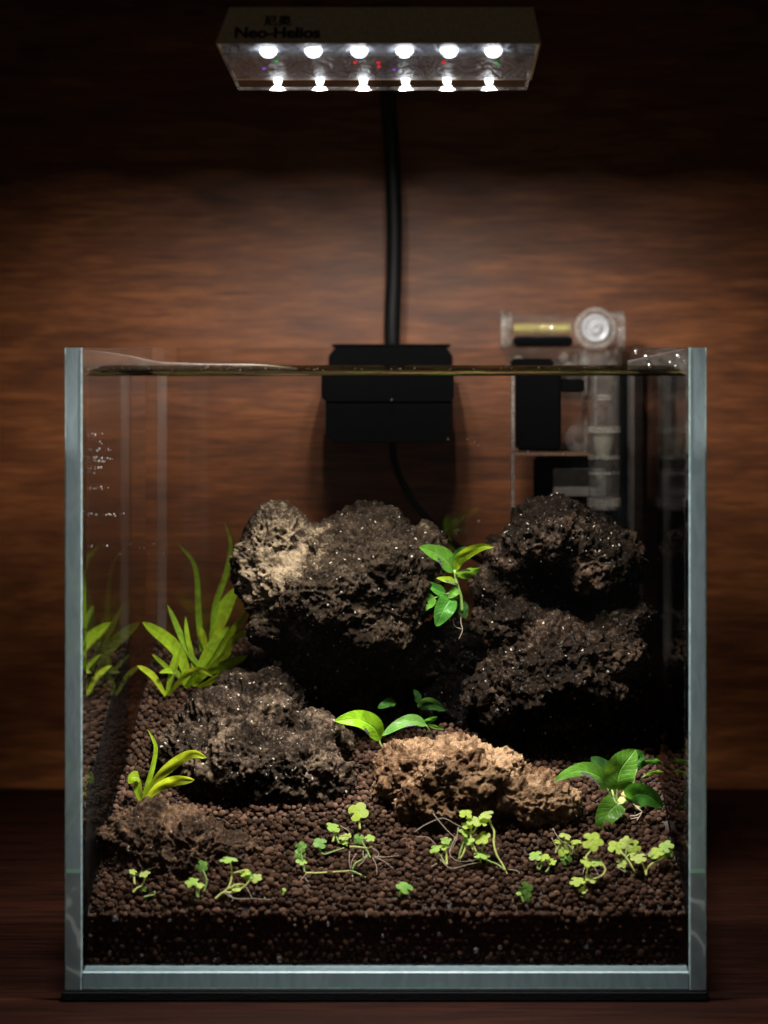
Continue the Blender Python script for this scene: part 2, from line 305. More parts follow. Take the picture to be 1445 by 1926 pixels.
def leaf_mat(name, col, tcol=None, vein=.5, gloss=.25, yellow=None):
    if name in _leafcache: return _leafcache[name]
    tcol = tcol or tuple(min(1, c*f) for c, f in zip(col, (1.6, 1.25, .6)))
    m, nt, nd, lk = new_mat(name); o = N(nt, 'ShaderNodeOutputMaterial')
    uv = N(nt, 'ShaderNodeTexCoord'); sp = N(nt, 'ShaderNodeSeparateXYZ'); lk.new(uv.outputs['UV'], sp.inputs[0])
    # u = -1..1 across packed 0..1, v along
    mid = N(nt, 'ShaderNodeMath', operation='SUBTRACT'); lk.new(sp.outputs[0], mid.inputs[0]); mid.inputs[1].default_value = .5
    ab = N(nt, 'ShaderNodeMath', operation='ABSOLUTE'); lk.new(mid.outputs[0], ab.inputs[0])
    mrib = N(nt, 'ShaderNodeMapRange'); lk.new(ab.outputs[0], mrib.inputs[0]); mrib.inputs[1].default_value = .0; mrib.inputs[2].default_value = .05; mrib.inputs[3].default_value = 1; mrib.inputs[4].default_value = 0
    # side veins: sine of (v*k - |u|)
    k = N(nt, 'ShaderNodeMath', operation='MULTIPLY_ADD'); lk.new(sp.outputs[1], k.inputs[0]); k.inputs[1].default_value = 9; 
    k2 = N(nt, 'ShaderNodeMath', operation='MULTIPLY'); lk.new(ab.outputs[0], k2.inputs[0]); k2.inputs[1].default_value = -4; lk.new(k2.outputs[0], k.inputs[2])
    fr = N(nt, 'ShaderNodeMath', operation='PINGPONG'); lk.new(k.outputs[0], fr.inputs[0]); fr.inputs[1].default_value = .5
    sv = N(nt, 'ShaderNodeMapRange'); lk.new(fr.outputs[0], sv.inputs[0]); sv.inputs[1].default_value = 0; sv.inputs[2].default_value = .14; sv.inputs[3].default_value = .5; sv.inputs[4].default_value = 0
    vmx = N(nt, 'ShaderNodeMath', operation='MAXIMUM'); lk.new(mrib.outputs[0], vmx.inputs[0]); lk.new(sv.outputs[0], vmx.inputs[1])
    vs_ = N(nt, 'ShaderNodeMath', operation='MULTIPLY'); lk.new(vmx.outputs[0], vs_.inputs[0]); vs_.inputs[1].default_value = vein
    n = noise(nt, 190, 6, .7, coords(nt), .8)
    c1 = ramp(nt, n.outputs['Fac'], [(.08, (col[0]*.8+.01, col[1]*.5, col[2]*.5)), (.32, tuple(x*.6 for x in col)), (.68, tuple(x*1.4 for x in col))])
    t1 = ramp(nt, n.outputs['Fac'], [(.08, (tcol[0]*.6, tcol[1]*.45, tcol[2]*.5)), (.32, tuple(x*.62 for x in tcol)), (.68, tuple(min(1, x*1.35) for x in tcol))])
    lite = tuple(min(1, x*2.0+.04) for x in col)
    mx = N(nt, 'ShaderNodeMix', data_type='RGBA'); lk.new(vs_.outputs[0], mx.inputs[0]); lk.new(c1, mx.inputs[6]); mx.inputs[7].default_value = (*lite, 1)
    mt = N(nt, 'ShaderNodeMix', data_type='RGBA'); lk.new(vs_.outputs[0], mt.inputs[0]); lk.new(t1, mt.inputs[6]); mt.inputs[7].default_value = (*[min(1, x*1.5) for x in tcol], 1)
    d = N(nt, 'ShaderNodeBsdfDiffuse'); t = N(nt, 'ShaderNodeBsdfTranslucent'); g = N(nt, 'ShaderNodeBsdfGlossy'); g.inputs['Roughness'].default_value = gloss
    lk.new(mx.outputs[2], d.inputs[0]); lk.new(mt.outputs[2], t.inputs[0])
    bp = N(nt, 'ShaderNodeBump'); bp.inputs['Strength'].default_value = .5; bp.inputs['Distance'].default_value = .0004; lk.new(vmx.outputs[0], bp.inputs['Height'])
    for q in (d, g): lk.new(bp.outputs[0], q.inputs['Normal'])
    a = N(nt, 'ShaderNodeMixShader'); a.inputs[0].default_value = .5; lk.new(d.outputs[0], a.inputs[1]); lk.new(t.outputs[0], a.inputs[2])
    f = N(nt, 'ShaderNodeFresnel'); f.inputs[0].default_value = 1.14
    b = N(nt, 'ShaderNodeMixShader'); lk.new(f.outputs[0], b.inputs[0]); lk.new(a.outputs[0], b.inputs[1]); lk.new(g.outputs[0], b.inputs[2])
    lk.new(b.outputs[0], o.inputs[0]); _leafcache[name] = m; return m
M_BLACK = plain('black_plastic', (.003, .003, .0032), .6, spec=.0, bump=.3, bscale=2500)
M_MAT = plain('black_foam', (.004, .004, .0045), .8, spec=.1, bump=.6, bscale=1200)
M_RUBBER = plain('black_rubber', (.003, .003, .0033), .55, spec=.12)

# ================================================================== THE SETTING
WALL_Y = 26.0
tb = MB(); tb.box(-90, 90, -52, WALL_Y, -2.5, 0); tb.build('table_top', M_TABLE, kind='structure')
wl = MB(); wl.box(-90, 90, WALL_Y, WALL_Y+1.8, -2.5, 75); wl.build('back_wall', M_WALL, kind='structure')

# ================================================================== TANK
tank = root('fish_tank', ((X0+X1)/2, YB/2, .36), 'small frameless clear glass tank planted with rocks and water plants, standing on a black mat', 'aquarium')
def pane(name, x0, x1, y0, y1, z0, z1, faces, mats):   # faces: material index for -z,+z,-y,+y,-x,+x
    b = MB(); b.box(x0, x1, y0, y1, z0, z1); b.m = list(faces); return b.build(name, mats, tank)
# side panes run the full depth; front edge is a seamed edge with two narrow arrises
def side_pane(x0, x1, inner_is_plus):
    c = .05; z0, z1, y0, y1 = .36, RIM, 0.0, YB
    prof = [(x0, y0+c), (x0+c, y0), (x1-c, y0), (x1, y0+c), (x1, y1), (x0, y1)]
    vs = [(x, y, z) for z in (z0, z1) for x, y in prof]; n = 6
    fs = [(i, (i+1) % n, n+(i+1) % n, n+i) for i in range(n)]+[tuple(range(n))[::-1], tuple(range(n, 2*n))]
    b = MB(); b.add(vs, fs); o_, i_ = (0, 1)
    side = {3: i_ if inner_is_plus else o_, 5: o_ if inner_is_plus else i_}
    b.m = [3, 2, 3, side[3], 1, side[5], 1, 1]
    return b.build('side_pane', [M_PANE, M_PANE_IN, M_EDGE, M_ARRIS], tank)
side_pane(X0, XI0, True); side_pane(XI1, X1, False)
g = .012
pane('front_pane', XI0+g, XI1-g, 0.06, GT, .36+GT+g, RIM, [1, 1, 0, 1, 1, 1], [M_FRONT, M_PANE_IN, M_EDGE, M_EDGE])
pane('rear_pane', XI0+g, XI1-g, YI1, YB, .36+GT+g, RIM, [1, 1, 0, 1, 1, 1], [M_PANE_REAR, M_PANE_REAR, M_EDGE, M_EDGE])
bp_ = MB(); xa_, xb_, z0_, z1_, c_ = XI0+g, XI1-g, .36, .36+GT, .06
prof_ = [(0.02, z0_+c_), (0.02+c_, z0_), (YB, z0_), (YB, z1_), (0.02+c_*.6, z1_), (0.02, z1_-c_*.6)]
bp_.add([(x, y, z) for x in (xa_, xb_) for y, z in prof_], [(i, (i+1) % 6, 6+(i+1) % 6, 6+i) for i in range(6)]+[tuple(range(6))[::-1], tuple(range(6, 12))]); bp_.m = [1, 0, 0, 0, 0, 0, 0, 0]
bp_.build('bottom_pane', [M_EDGE2, M_ARRIS], tank)
for xa, xb in ((XI0+.02, XI0+.36), (XI1-.30, XI1-.02)):
    MB().add([(xa, YI1-.02, FLOOR), (xb, YI1-.02, FLOOR), (xb-.05 if xa < -5 else xb, YI1-.12, FLOOR), (xa, YI1-.30, FLOOR),
              (xa, YI1-.02, WATER), (xb, YI1-.02, WATER), (xb-.05 if xa < -5 else xb, YI1-.12, WATER), (xa, YI1-.30, WATER)],
             [(3, 2, 6, 7), (2, 1, 5, 6), (0, 3, 7, 4), (1, 0, 4, 5)]).build('silicone_seam', M_SIL, tank)
mt = MB().box(X0-.1, X1+.04, -.08, YB+.1, .001, .352, bevel=.06)
tag(mt.build('foam_mat', M_MAT), 'thin black foam mat under the glass tank', 'mat')

# ---- water: a sheet behind the front glass and the open surface with its meniscus
wm = MB(); NX = 120; men = 0.35
xs = np.linspace(XI0+.015, XI1-.015, NX)
def lip(x):       # meniscus height dies into the corners
    e = min(x-XI0, XI1-x); return men*(min(1, (e/.55))**.5 if e < .55 else 1)
prof = [(q, math.exp(-q/.17)-math.exp(-.9/.17)) for q in (0, .012, .025, .04, .06, .08, .105, .135, .17, .21, .26, .33, .42, .6, .9)]
rows = [[(x, Y_IN+.004+dy, WATER+lip(x)*h+.004*math.sin(x*3.1)*h) for x in xs] for dy, h in prof]
rows.append([(x, YI1-.01, WATER) for x in xs])
fs = [(r*NX+i, r*NX+i+1, (r+1)*NX+i+1, (r+1)*NX+i) for r in range(len(rows)-1) for i in range(NX-1)]
wm.add([p for r in rows for p in r], fs); wm.m = [3 if k < (len(prof)-1)*(NX-1) else 0 for k in range(len(fs))]
SOIL_LINE = 2.46
fv = rows[0]+[(x, Y_IN+.004, SOIL_LINE) for x in xs]+[(x, Y_IN+.004, FLOOR) for x in xs]
wm.add(fv, [(i, NX+i, NX+i+1, i+1) for i in range(NX-1)], 1); wm.add([(x, Y_IN+.004, z) for z in (SOIL_LINE, FLOOR) for x in xs], [(i, NX+i, NX+i+1, i+1) for i in range(NX-1)], 2)
wo = wm.build('water', [M_SURF, M_WFRONT, M_PANE_IN, M_MENI], smooth=True, kind='structure')

# ================================================================== LAMP
LXc = -1.96
def lamp_pt(px, py, y): return pt(px, py, y, False)
A = [lamp_pt(405, 82, -2.4), lamp_pt(1018, 82, -2.4), lamp_pt(1001, 151, 2.5), lamp_pt(439, 151, 2.5)]   # underside corners
lamp = root('aquarium_lamp', (-2.0, 20.6, RIM), 'clip-on lamp with two rows of lit white diodes on a black gooseneck above the tank', 'lamp')
un = (A[1]-A[0]).cross(A[3]-A[0]).normalized()      # plane normal
if un.z < 0: un = -un
ctr = (A[0]+A[1]+A[2]+A[3])/4
B = [lamp_pt(431, 13, -1.8), lamp_pt(1004, 13, -1.8)]
wB = B[1].x-B[0].x
B += [Vector((B[1].x-.1, 2.2, A[2].z+1.3)), Vector((B[0].x+.1, 2.2, A[3].z+1.3))]
rx = (A[1]-A[0]).normalized(); ry = un.cross(rx)
def inset(P, d): return [p+(ctr-p).normalized()*d for p in P]
hb = MB(); C = inset(A, .12); D_ = [p+un*.06 for p in C]
hb.add(A+B+C+D_, [(0, 1, 5, 4), (1, 2, 6, 5), (2, 3, 7, 6), (3, 0, 4, 7), (4, 5, 6, 7),
                  (0, 8, 9, 1), (1, 9, 10, 2), (2, 10, 11, 3), (3, 11, 8, 0), (8, 12, 13, 9), (9, 13, 14, 10), (10, 14, 15, 11), (11, 15, 12, 8)])
M_HOUS = plain('dull_bronze_metal', (.92, .62, .33), .5, metal=0, bump=.25, bscale=3000)
ho = hb.build('housing', M_HOUS, lamp)
bv = ho.modifiers.new('b', 'BEVEL'); bv.width = .0006; bv.segments = 2; bv.limit_method = 'ANGLE'
# reflector plate behind the cover
m, nt, nd, lk = new_mat('crinkled_reflector'); M_REFL = m
b = N(nt, 'ShaderNodeBsdfPrincipled'); o = N(nt, 'ShaderNodeOutputMaterial'); b.inputs['Metallic'].default_value = 0; b.inputs['Roughness'].default_value = .45; b.inputs['Specular IOR Level'].default_value = .3
v = coords(nt, (1, .5, 1)); n1 = noise(nt, 75, 4, .6, v, 1.5); c = ramp(nt, n1.outputs['Fac'], [(.33, (.10, .11, .15)), (.46, (.62, .66, .74)), (.52, (.25, .25, .36)), (.60, (.72, .76, .80)), (.7, (.16, .15, .20))]); lk.new(c, b.inputs['Base Color'])
n2 = noise(nt, 110, 3, .5, v, 2.0); bp = N(nt, 'ShaderNodeBump'); bp.inputs['Strength'].default_value = 1; bp.inputs['Distance'].default_value = .003; lk.new(n2.outputs['Fac'], bp.inputs['Height']); lk.new(bp.outputs[0], b.inputs['Normal']); lk.new(b.outputs[0], o.inputs[0])
rp = MB(); R_ = [p+un*.04 for p in inset(A, .13)]; rp.add(R_, [(0, 1, 2, 3)]); rp.build('reflector_plate', M_REFL, lamp)
# clear cover: plate and four bright edges
cv = MB(); E0 = [p-un*.0 for p in inset(A, .14)]; E1 = [p-un*.30 for p in inset(A, .24)]
cv.add(E0+E1, [(4, 5, 6, 7), (0, 4, 7, 3), (0, 1, 5, 4), (1, 2, 6, 5), (2, 3, 7, 6)]); cv.build('clear_cover', sheet_glass('lamp_cover', 1.22, True, (.95, .97, .99), bump=.6), lamp)
cr = MB()
for i in range(4): cr.tube([E1[i], E1[(i+1) % 4]], .055, 8)
cr.build('cover_rim', sheet_glass('rim_acrylic', 1.8, True, dirt=1.0), lamp, smooth=True)
# diodes
def emis(name, col, s):
    m, nt, nd, lk = new_mat(name); e = N(nt, 'ShaderNodeEmission'); e.inputs[0].default_value = (*col, 1); e.inputs[1].default_value = s; o = N(nt, 'ShaderNodeOutputMaterial'); lk.new(e.outputs[0], o.inputs[0]); return m
M_LED = emis('lit_diode', (.93, .97, 1), 11); M_LEDR = emis('red_diode', (1, .03, .05), .9); M_LEDG = emis('green_diode', (.1, 1, .25), .5); M_LEDP = emis('violet_diode', (.5, .15, 1), .6)
M_LENS = sheet_glass('diode_lens', 1.5, True, rough=.05)
def plane_at(px, py):
    o_ = Vector((0, -DIST, RIM)); d = Vector(((px-CX)/F_PX, 1, -(py-HY)/F_PX)); p0 = ctr+un*.03
    return o_+d*((p0-o_).dot(un)/d.dot(un))
leds = [(x, 94) for x in (505, 590, 676, 761, 845, 928)]+[(x, 148) for x in (523, 602, 684, 763, 841, 920)]
for k, (px, py) in enumerate(leds):
    p = plane_at(px, py)
    q_ = .92 if k < 6 else .5
    dome = MB(); dome.lathe(p, -un, [(0, .27*q_), (.08, .27*q_), (.15, .24*q_), (.20, .15*q_), (.225, 0)], 20)
    dome.build('diode', M_LED, lamp, smooth=True)
    yaw_, el_ = math.radians((k % 6-2.5)*10), math.radians(23); back = Vector((math.sin(yaw_)*math.cos(el_), math.cos(yaw_)*math.cos(el_), -math.sin(el_)))
    for aim, en, sprd in ((back, LED_WIDE if k > 5 else LED_WIDE*.6, 45), (Vector((0, .08, -1)), LED_BEAM, 92)):
        ld = bpy.data.lights.new('diode_light', 'AREA'); ld.energy = en; ld.color = (1, .95, .87)
        ld.shape = 'DISK'; ld.size = .003; ld.spread = math.radians(sprd)
        lo = bpy.data.objects.new('diode_light', ld); COL.objects.link(lo); lo.location = (p-un*.245)*S
        lo.rotation_euler = aim.to_track_quat('-Z', 'Y').to_euler()
for px, py, mm in ((712, 117, M_LEDR), (713, 124, M_LEDR), (668, 116, M_LEDR), (835, 116, M_LEDR), (520, 114, M_LEDG), (934, 118, M_LEDG), (497, 128, M_LEDP), (742, 130, M_LEDP)):
    p = plane_at(px, py); MB().lathe(p, -un, [(0, .06), (.04, .06), (.06, .03), (.065, 0)], 8).build('colour_diode', mm, lamp, smooth=True)
# lettering on the front face
M_INK = plain('dark_lettering', (.012, .009, .006), .6)
def text(s, px0, px1, pyb, name, bold):
    cu = bpy.data.curves.new(name, 'FONT'); cu.body = s; cu.size = .01; cu.extrude = .00004; cu.offset = bold; cu.materials.append(M_INK)
    o = bpy.data.objects.new(name, cu); COL.objects.link(o); bpy.context.view_layer.update()
    wdt = o.dimensions.x
    def fp(px, py):     # point on the sloping front face
        o_ = Vector((0, -DIST, RIM)); d = Vector(((px-CX)/F_PX, 1, -(py-HY)/F_PX)); nn = (A[1]-A[0]).cross(B[0]-A[0]).normalized()
        return o_+d*((A[0]-o_).dot(nn)/d.dot(nn)), nn
    a, nn = fp(px0, pyb); b2, _ = fp(px1, pyb)
    if nn.y > 0: nn = -nn
    X = (b2-a).normalized(); Yv = nn.cross(X); sc = (b2-a).length*S/wdt
    dg = bpy.context.evaluated_depsgraph_get(); me = bpy.data.meshes.new_from_object(o.evaluated_get(dg)); bpy.data.objects.remove(o); me.materials.clear(); me.materials.append(M_INK)
    bmt = bmesh.new(); bmt.from_mesh(me); g0 = bmt.verts[:]+bmt.edges[:]+bmt.faces[:]
    for sx_, sy_ in ((.00022, .00002), (-.00016, .00003)):
        dd = bmesh.ops.duplicate(bmt, geom=g0); bmesh.ops.translate(bmt, verts=[v for v in dd['geom'] if isinstance(v, bmesh.types.BMVert)], vec=(sx_, 0, sy_))
    bmt.to_mesh(me); bmt.free(); o = bpy.data.objects.new(name, me); COL.objects.link(o)
    M = Matrix((X, Yv, nn)).transposed().to_4x4(); loc = (a+nn*.012-Vector(lamp.location)/S)*S
    o.matrix_local = Matrix.Translation(loc) @ M @ Matrix.Scale(sc, 4); o.parent = lamp; return o
text('Neo-Helios', 440, 600, 71, 'lettering', .00022)
text('尼奥', 496, 547, 47, 'lettering', .0001)
# gooseneck
gp = [Vector((LXc, 1.9, A[2].z+.8)), pt(724, 105, 6, False), pt(727, 112, 11, False), pt(729, 130, 17.0, False), pt(731, 195, 19.6, False), pt(738, 300, 21.2, False), pt(742, 420, 21.5, False), pt(741, 520, 21.5, False), pt(738, 600, 21.4, False), pt(738, 662, 21.4, False)]
MB().tube(catmull(gp, 8), .345, 18).build('gooseneck', M_RUBBER, lamp, smooth=True)
# clamp
def chamfer_plate(pts, y0, y1, bev=0):
    n = len(pts); vs = [(x, y0, z) for x, z in pts]+[(x, y1, z) for x, z in pts]
    fs = [tuple(range(n)), tuple(range(n, 2*n))[::-1]]+[(i, n+i, n+(i+1) % n, (i+1) % n) for i in range(n)]
    return vs, fs
def rectch(px0, px1, z0, z1, y, c, water=False, ct=True, cbm=True):
    a = pt(px0, 0, y, water).x if not water else pt(px0, 770, y).x; b = pt(px1, 0, y, water).x if not water else pt(px1, 770, y).x
    P = []
    P += [(a, z0+c), (a+c, z0), (b-c, z0), (b, z0+c)] if cbm else [(a, z0), (b, z0)]
    P += [(b, z1-c), (b-c, z1), (a+c, z1), (a, z1-c)] if ct else [(b, z1), (a, z1)]
    return P
zb = pt(700, 831, 18.7).z; zm = pt(700, 752, 18.7).z
cl = MB(); xa, xb = pt(613, 770, 18.7).x, pt(848, 770, 18.7).x
cl.add(*chamfer_plate([(xa, zm), (xa, zb+.32), (xa+.32, zb), (xb-.32, zb), (xb, zb+.32), (xb, zm)][::-1], 18.55, 19.42))
cl.add(*chamfer_plate([(xa-.16, RIM-.35), (xa-.16, zm+.12), (xa+.0, zm-.05), (xb, zm-.05), (xb+.12, zm+.12), (xb+.12, RIM-.35), (xb-.15, RIM+.03), (xa+.15, RIM+.03)][::-1], 18.40, 19.43))
cl.build('clamp_jaw', M_BLACK, lamp)
cl2 = MB(); cl2.box(xa-.05, xb+.05, 18.45, 22.2, RIM+.005, RIM+.16, bevel=.05); cl2.build('clamp_bridge', M_BLACK, lamp)
cl3 = MB(); cl3.box(xa+.1, xb-.1, 20.03, 22.1, zb+.25, RIM-.002, bevel=.15); cl3.build('clamp_body', M_BLACK, lamp)
cb_ = [pt(738, 835, 21.6), pt(745, 880, 21.7), pt(772, 935, 22), pt(810, 983, 22.4), pt(850, 1020, 22.8), pt(900, 1052, 23), pt(960, 1080, 23.2), pt(1020, 1200, 23.4)]
cb_ = [Vector((p.x, p.y, max(p.z, .3))) for p in cb_]+[Vector((4.5, 23.6, .2)), Vector((2, 24, .16))]
MB().tube([cb_[0]+Vector((0, 0, .5))]+catmull(cb_, 6), .15, 10).build('power_cable', M_RUBBER, lamp, smooth=True)

# ================================================================== SUBSTRATE
def hs(X, Y):
    X = np.asarray(X, float); Y = np.asarray(Y, float); t = np.clip((Y-.7)/17.5, 0, 1.1)
    h = 2.95+5.75*t**1.05
    h = h-.9*np.clip((X-1)/7, 0, 1)*np.clip((Y-6)/10, 0, 1)
    h = h-.42*np.exp(-np.clip(Y-.6, 0, 9)/.38)
    h = h+.10*np.sin(X*.9+1.3)*np.sin(Y*.7+.4)+.07*np.sin(X*2.3+Y*1.1)
    return h
def ground(px, py):
    lo, hi = .7, 18.6
    f = lambda y: pt(px, py, y).z-float(hs(pt(px, py, y).x, y))
    if f(lo) < 0: return lo
    for _ in range(40):
        mid = (lo+hi)/2
        if f(mid) > 0: lo = mid
        else: hi = mid
    return lo
def ico(sub):
    bm = bmesh.new(); bmesh.ops.create_icosphere(bm, subdivisions=sub, radius=1); V = np.array([v.co for v in bm.verts]); F = np.array([[v.index for v in f.verts] for f in bm.faces]); bm.free(); return V, F
def scatter_mesh(name, P, R, sub, mat, variants=12, squash=(.7, 1.0), rough=.17, tone=None, **kw):
    V, F = ico(sub); n = len(P); vv = []
    for k in range(variants):
        q = V*(1+rough*1.6*fbm(V*.9+k*7.7, 2)[:, None]); vv.append(q*np.array([1, rng.uniform(.8, 1), rng.uniform(*squash)]))
    vv = np.array(vv)[rng.integers(0, variants, n)]
    a = rng.normal(size=(n, 4)); a /= np.linalg.norm(a, axis=1)[:, None]; w_, x, y, z = a.T
    Rm = np.stack([1-2*(y*y+z*z), 2*(x*y-z*w_), 2*(x*z+y*w_), 2*(x*y+z*w_), 1-2*(x*x+z*z), 2*(y*z-x*w_), 2*(x*z-y*w_), 2*(y*z+x*w_), 1-2*(x*x+y*y)], 1).reshape(n, 3, 3)
    W = np.einsum('nij,nvj->nvi', Rm, vv)*R[:, None, None]+P[:, None, :]
    nv = V.shape[0]; FF = (F[None]+np.arange(n)[:, None, None]*nv).reshape(-1, 3)
    W = W.reshape(-1, 3)*S
    me = bpy.data.meshes.new(name); me.vertices.add(len(W)); me.vertices.foreach_set('co', W.ravel().astype(np.float32))
    me.loops.add(FF.size); me.loops.foreach_set('vertex_index', FF.ravel().astype(np.int32)); me.polygons.add(len(FF))
    me.polygons.foreach_set('loop_start', (np.arange(len(FF))*3).astype(np.int32)); me.update(); me.validate()
    me.polygons.foreach_set('use_smooth', [True]*len(me.polygons))
    at = me.attributes.new('tone', 'FLOAT', 'POINT'); tv = tone if tone is not None else rng.random(n); at.data.foreach_set('value', np.repeat(tv, nv).astype(np.float32))
    me.materials.append(mat); o = bpy.data.objects.new(name, me); COL.objects.link(o)
    for k, v in kw.items(): o[k] = v
    return o
sp_ = .245; P = []; R = []
for layer in range(2):
    ny = int((YI1-Y_IN)/sp_)+1; nx = int((XI1-XI0)/sp_)+1
    gx, gy = np.meshgrid(np.arange(nx), np.arange(ny)); gx = gx+.5*(gy % 2)+.5*layer
    x = XI0+.12+gx*sp_+rng.uniform(-.06, .06, gx.shape); y = Y_IN+.13+gy*sp_*.96+.1*layer+rng.uniform(-.06, .06, gx.shape)
    x = x.ravel(); y = y.ravel(); ok = (x < XI1-.1) & (y < YI1-.12); x, y = x[ok], y[ok]
    z = hs(x, y)-.10-.18*layer+rng.uniform(-.06, .06, len(x)); P.append(np.stack([x, y, z], 1)); R.append(.098+.07*rng.random(len(x))**1.6)
# pellets pressed against the front and side panes
for (dy, k) in ((0, 0), (.17, 1)):
    zz = np.arange(FLOOR+.12, 2.55, .205); xx = np.arange(XI0+.12, XI1-.1, .24)
    gx, gz = np.meshgrid(xx, zz); gx = gx+.12*((np.round((gz-zz[0])/.205)+k) % 2); x = gx.ravel()+rng.uniform(-.055, .055, gx.size); z = gz.ravel()+rng.uniform(-.045, .045, gx.size)
    ok = x < XI1-.1; P.append(np.stack([x[ok], np.full(ok.sum(), Y_IN+.135+dy)+rng.uniform(-.02, .05, ok.sum()), z[ok]], 1)); R.append(rng.uniform(.10, .15, ok.sum()))
for xc in (XI0+.13, XI1-.13):
    yy = np.arange(1.0, YI1-.2, .22)
    for y in yy:
        for z in np.arange(FLOOR+.1, float(hs(xc, y))-.3, .2):
            if z > float(hs(xc, y))-1.2: P.append(np.array([[xc+random.uniform(-.02, .02), y+random.uniform(-.05, .05), z]])); R.append(np.array([random.uniform(.1, .13)]))
P = np.concatenate(P); R = np.concatenate(R)
M_PEL = pellet_mat()
near = P[:, 1] < 4.5
GV = []
pelN = scatter_mesh('soil_pellets', P[near], R[near], 2 if near.sum() < 4500 else 1, M_PEL, kind='stuff')
pelF = scatter_mesh('soil_pellets', P[~near], R[~near], 1, M_PEL, kind='stuff')
# crumbs of broken soil between the pellets
nc = 2200; cx_ = rng.uniform(XI0+.15, XI1-.15, nc); cy_ = .75+15*rng.random(nc)**1.6
scatter_mesh('soil_crumbs', np.stack([cx_, cy_, hs(cx_, cy_)+rng.uniform(-.03, .05, nc)], 1), rng.uniform(.022, .062, nc), 1, M_PEL, rough=.35, squash=(.5, .9), kind='stuff')
# packed soil underneath
nb_ = 60; sx = np.linspace(XI0+.03, XI1-.03, nb_); sy = np.linspace(Y_IN+.2, YI1-.03, nb_)
so = MB(); gv = [(x, y, float(hs(x, y))-.24) for y in sy for x in sx]
so.add(gv, [(j*nb_+i, j*nb_+i+1, (j+1)*nb_+i+1, (j+1)*nb_+i) for j in range(nb_-1) for i in range(nb_-1)])
so.add([(x, sy[0], float(hs(x, sy[0]))-.24) for x in sx]+[(x, sy[0], FLOOR+.01) for x in sx], [(i, nb_+i, nb_+i+1, i+1) for i in range(nb_-1)])
for xx in (sx[0], sx[-1]):
    so.add([(xx, y, float(hs(xx, y))-.24) for y in sy]+[(xx, y, FLOOR+.01) for y in sy], [(i, nb_+i, nb_+i+1, i+1) for i in range(nb_-1)])
so.build('soil_bed', plain('packed_soil', (.012, .006, .004), .9), smooth=True, kind='structure')
# clear quartz grains in the soil
M_QUARTZ = sheet_glass('quartz', 1.5, True, rough=.1, dirt=.5)
qs = [(216, 1728, 9), (292, 1765, 5), (267, 1797, 5), (208, 1790, 4), (320, 1731, 5), (555, 1740, 4), (452, 1738, 4), (618, 1738, 5), (721, 1760, 5), (826, 1755, 6), (868, 1752, 4), (895, 1787, 7), (940, 1782, 6), (1102, 1780, 7), (1211, 1770, 4), (1234, 1770, 3), (526, 1803, 9), (800, 1800, 5), (690, 1722, 4), (1000, 1805, 4), (1030, 1655, 4), (405, 1806, 5)]
QP = np.array([tuple(pt(x, y, Y_IN+.06)) for x, y, r in qs]); QR = np.array([r*pxs(.8)*.9 for _, _, r in qs])
scatter_mesh('quartz_grains', QP, QR, 1, M_QUARTZ, rough=.3, squash=(.5, .9), kind='stuff')

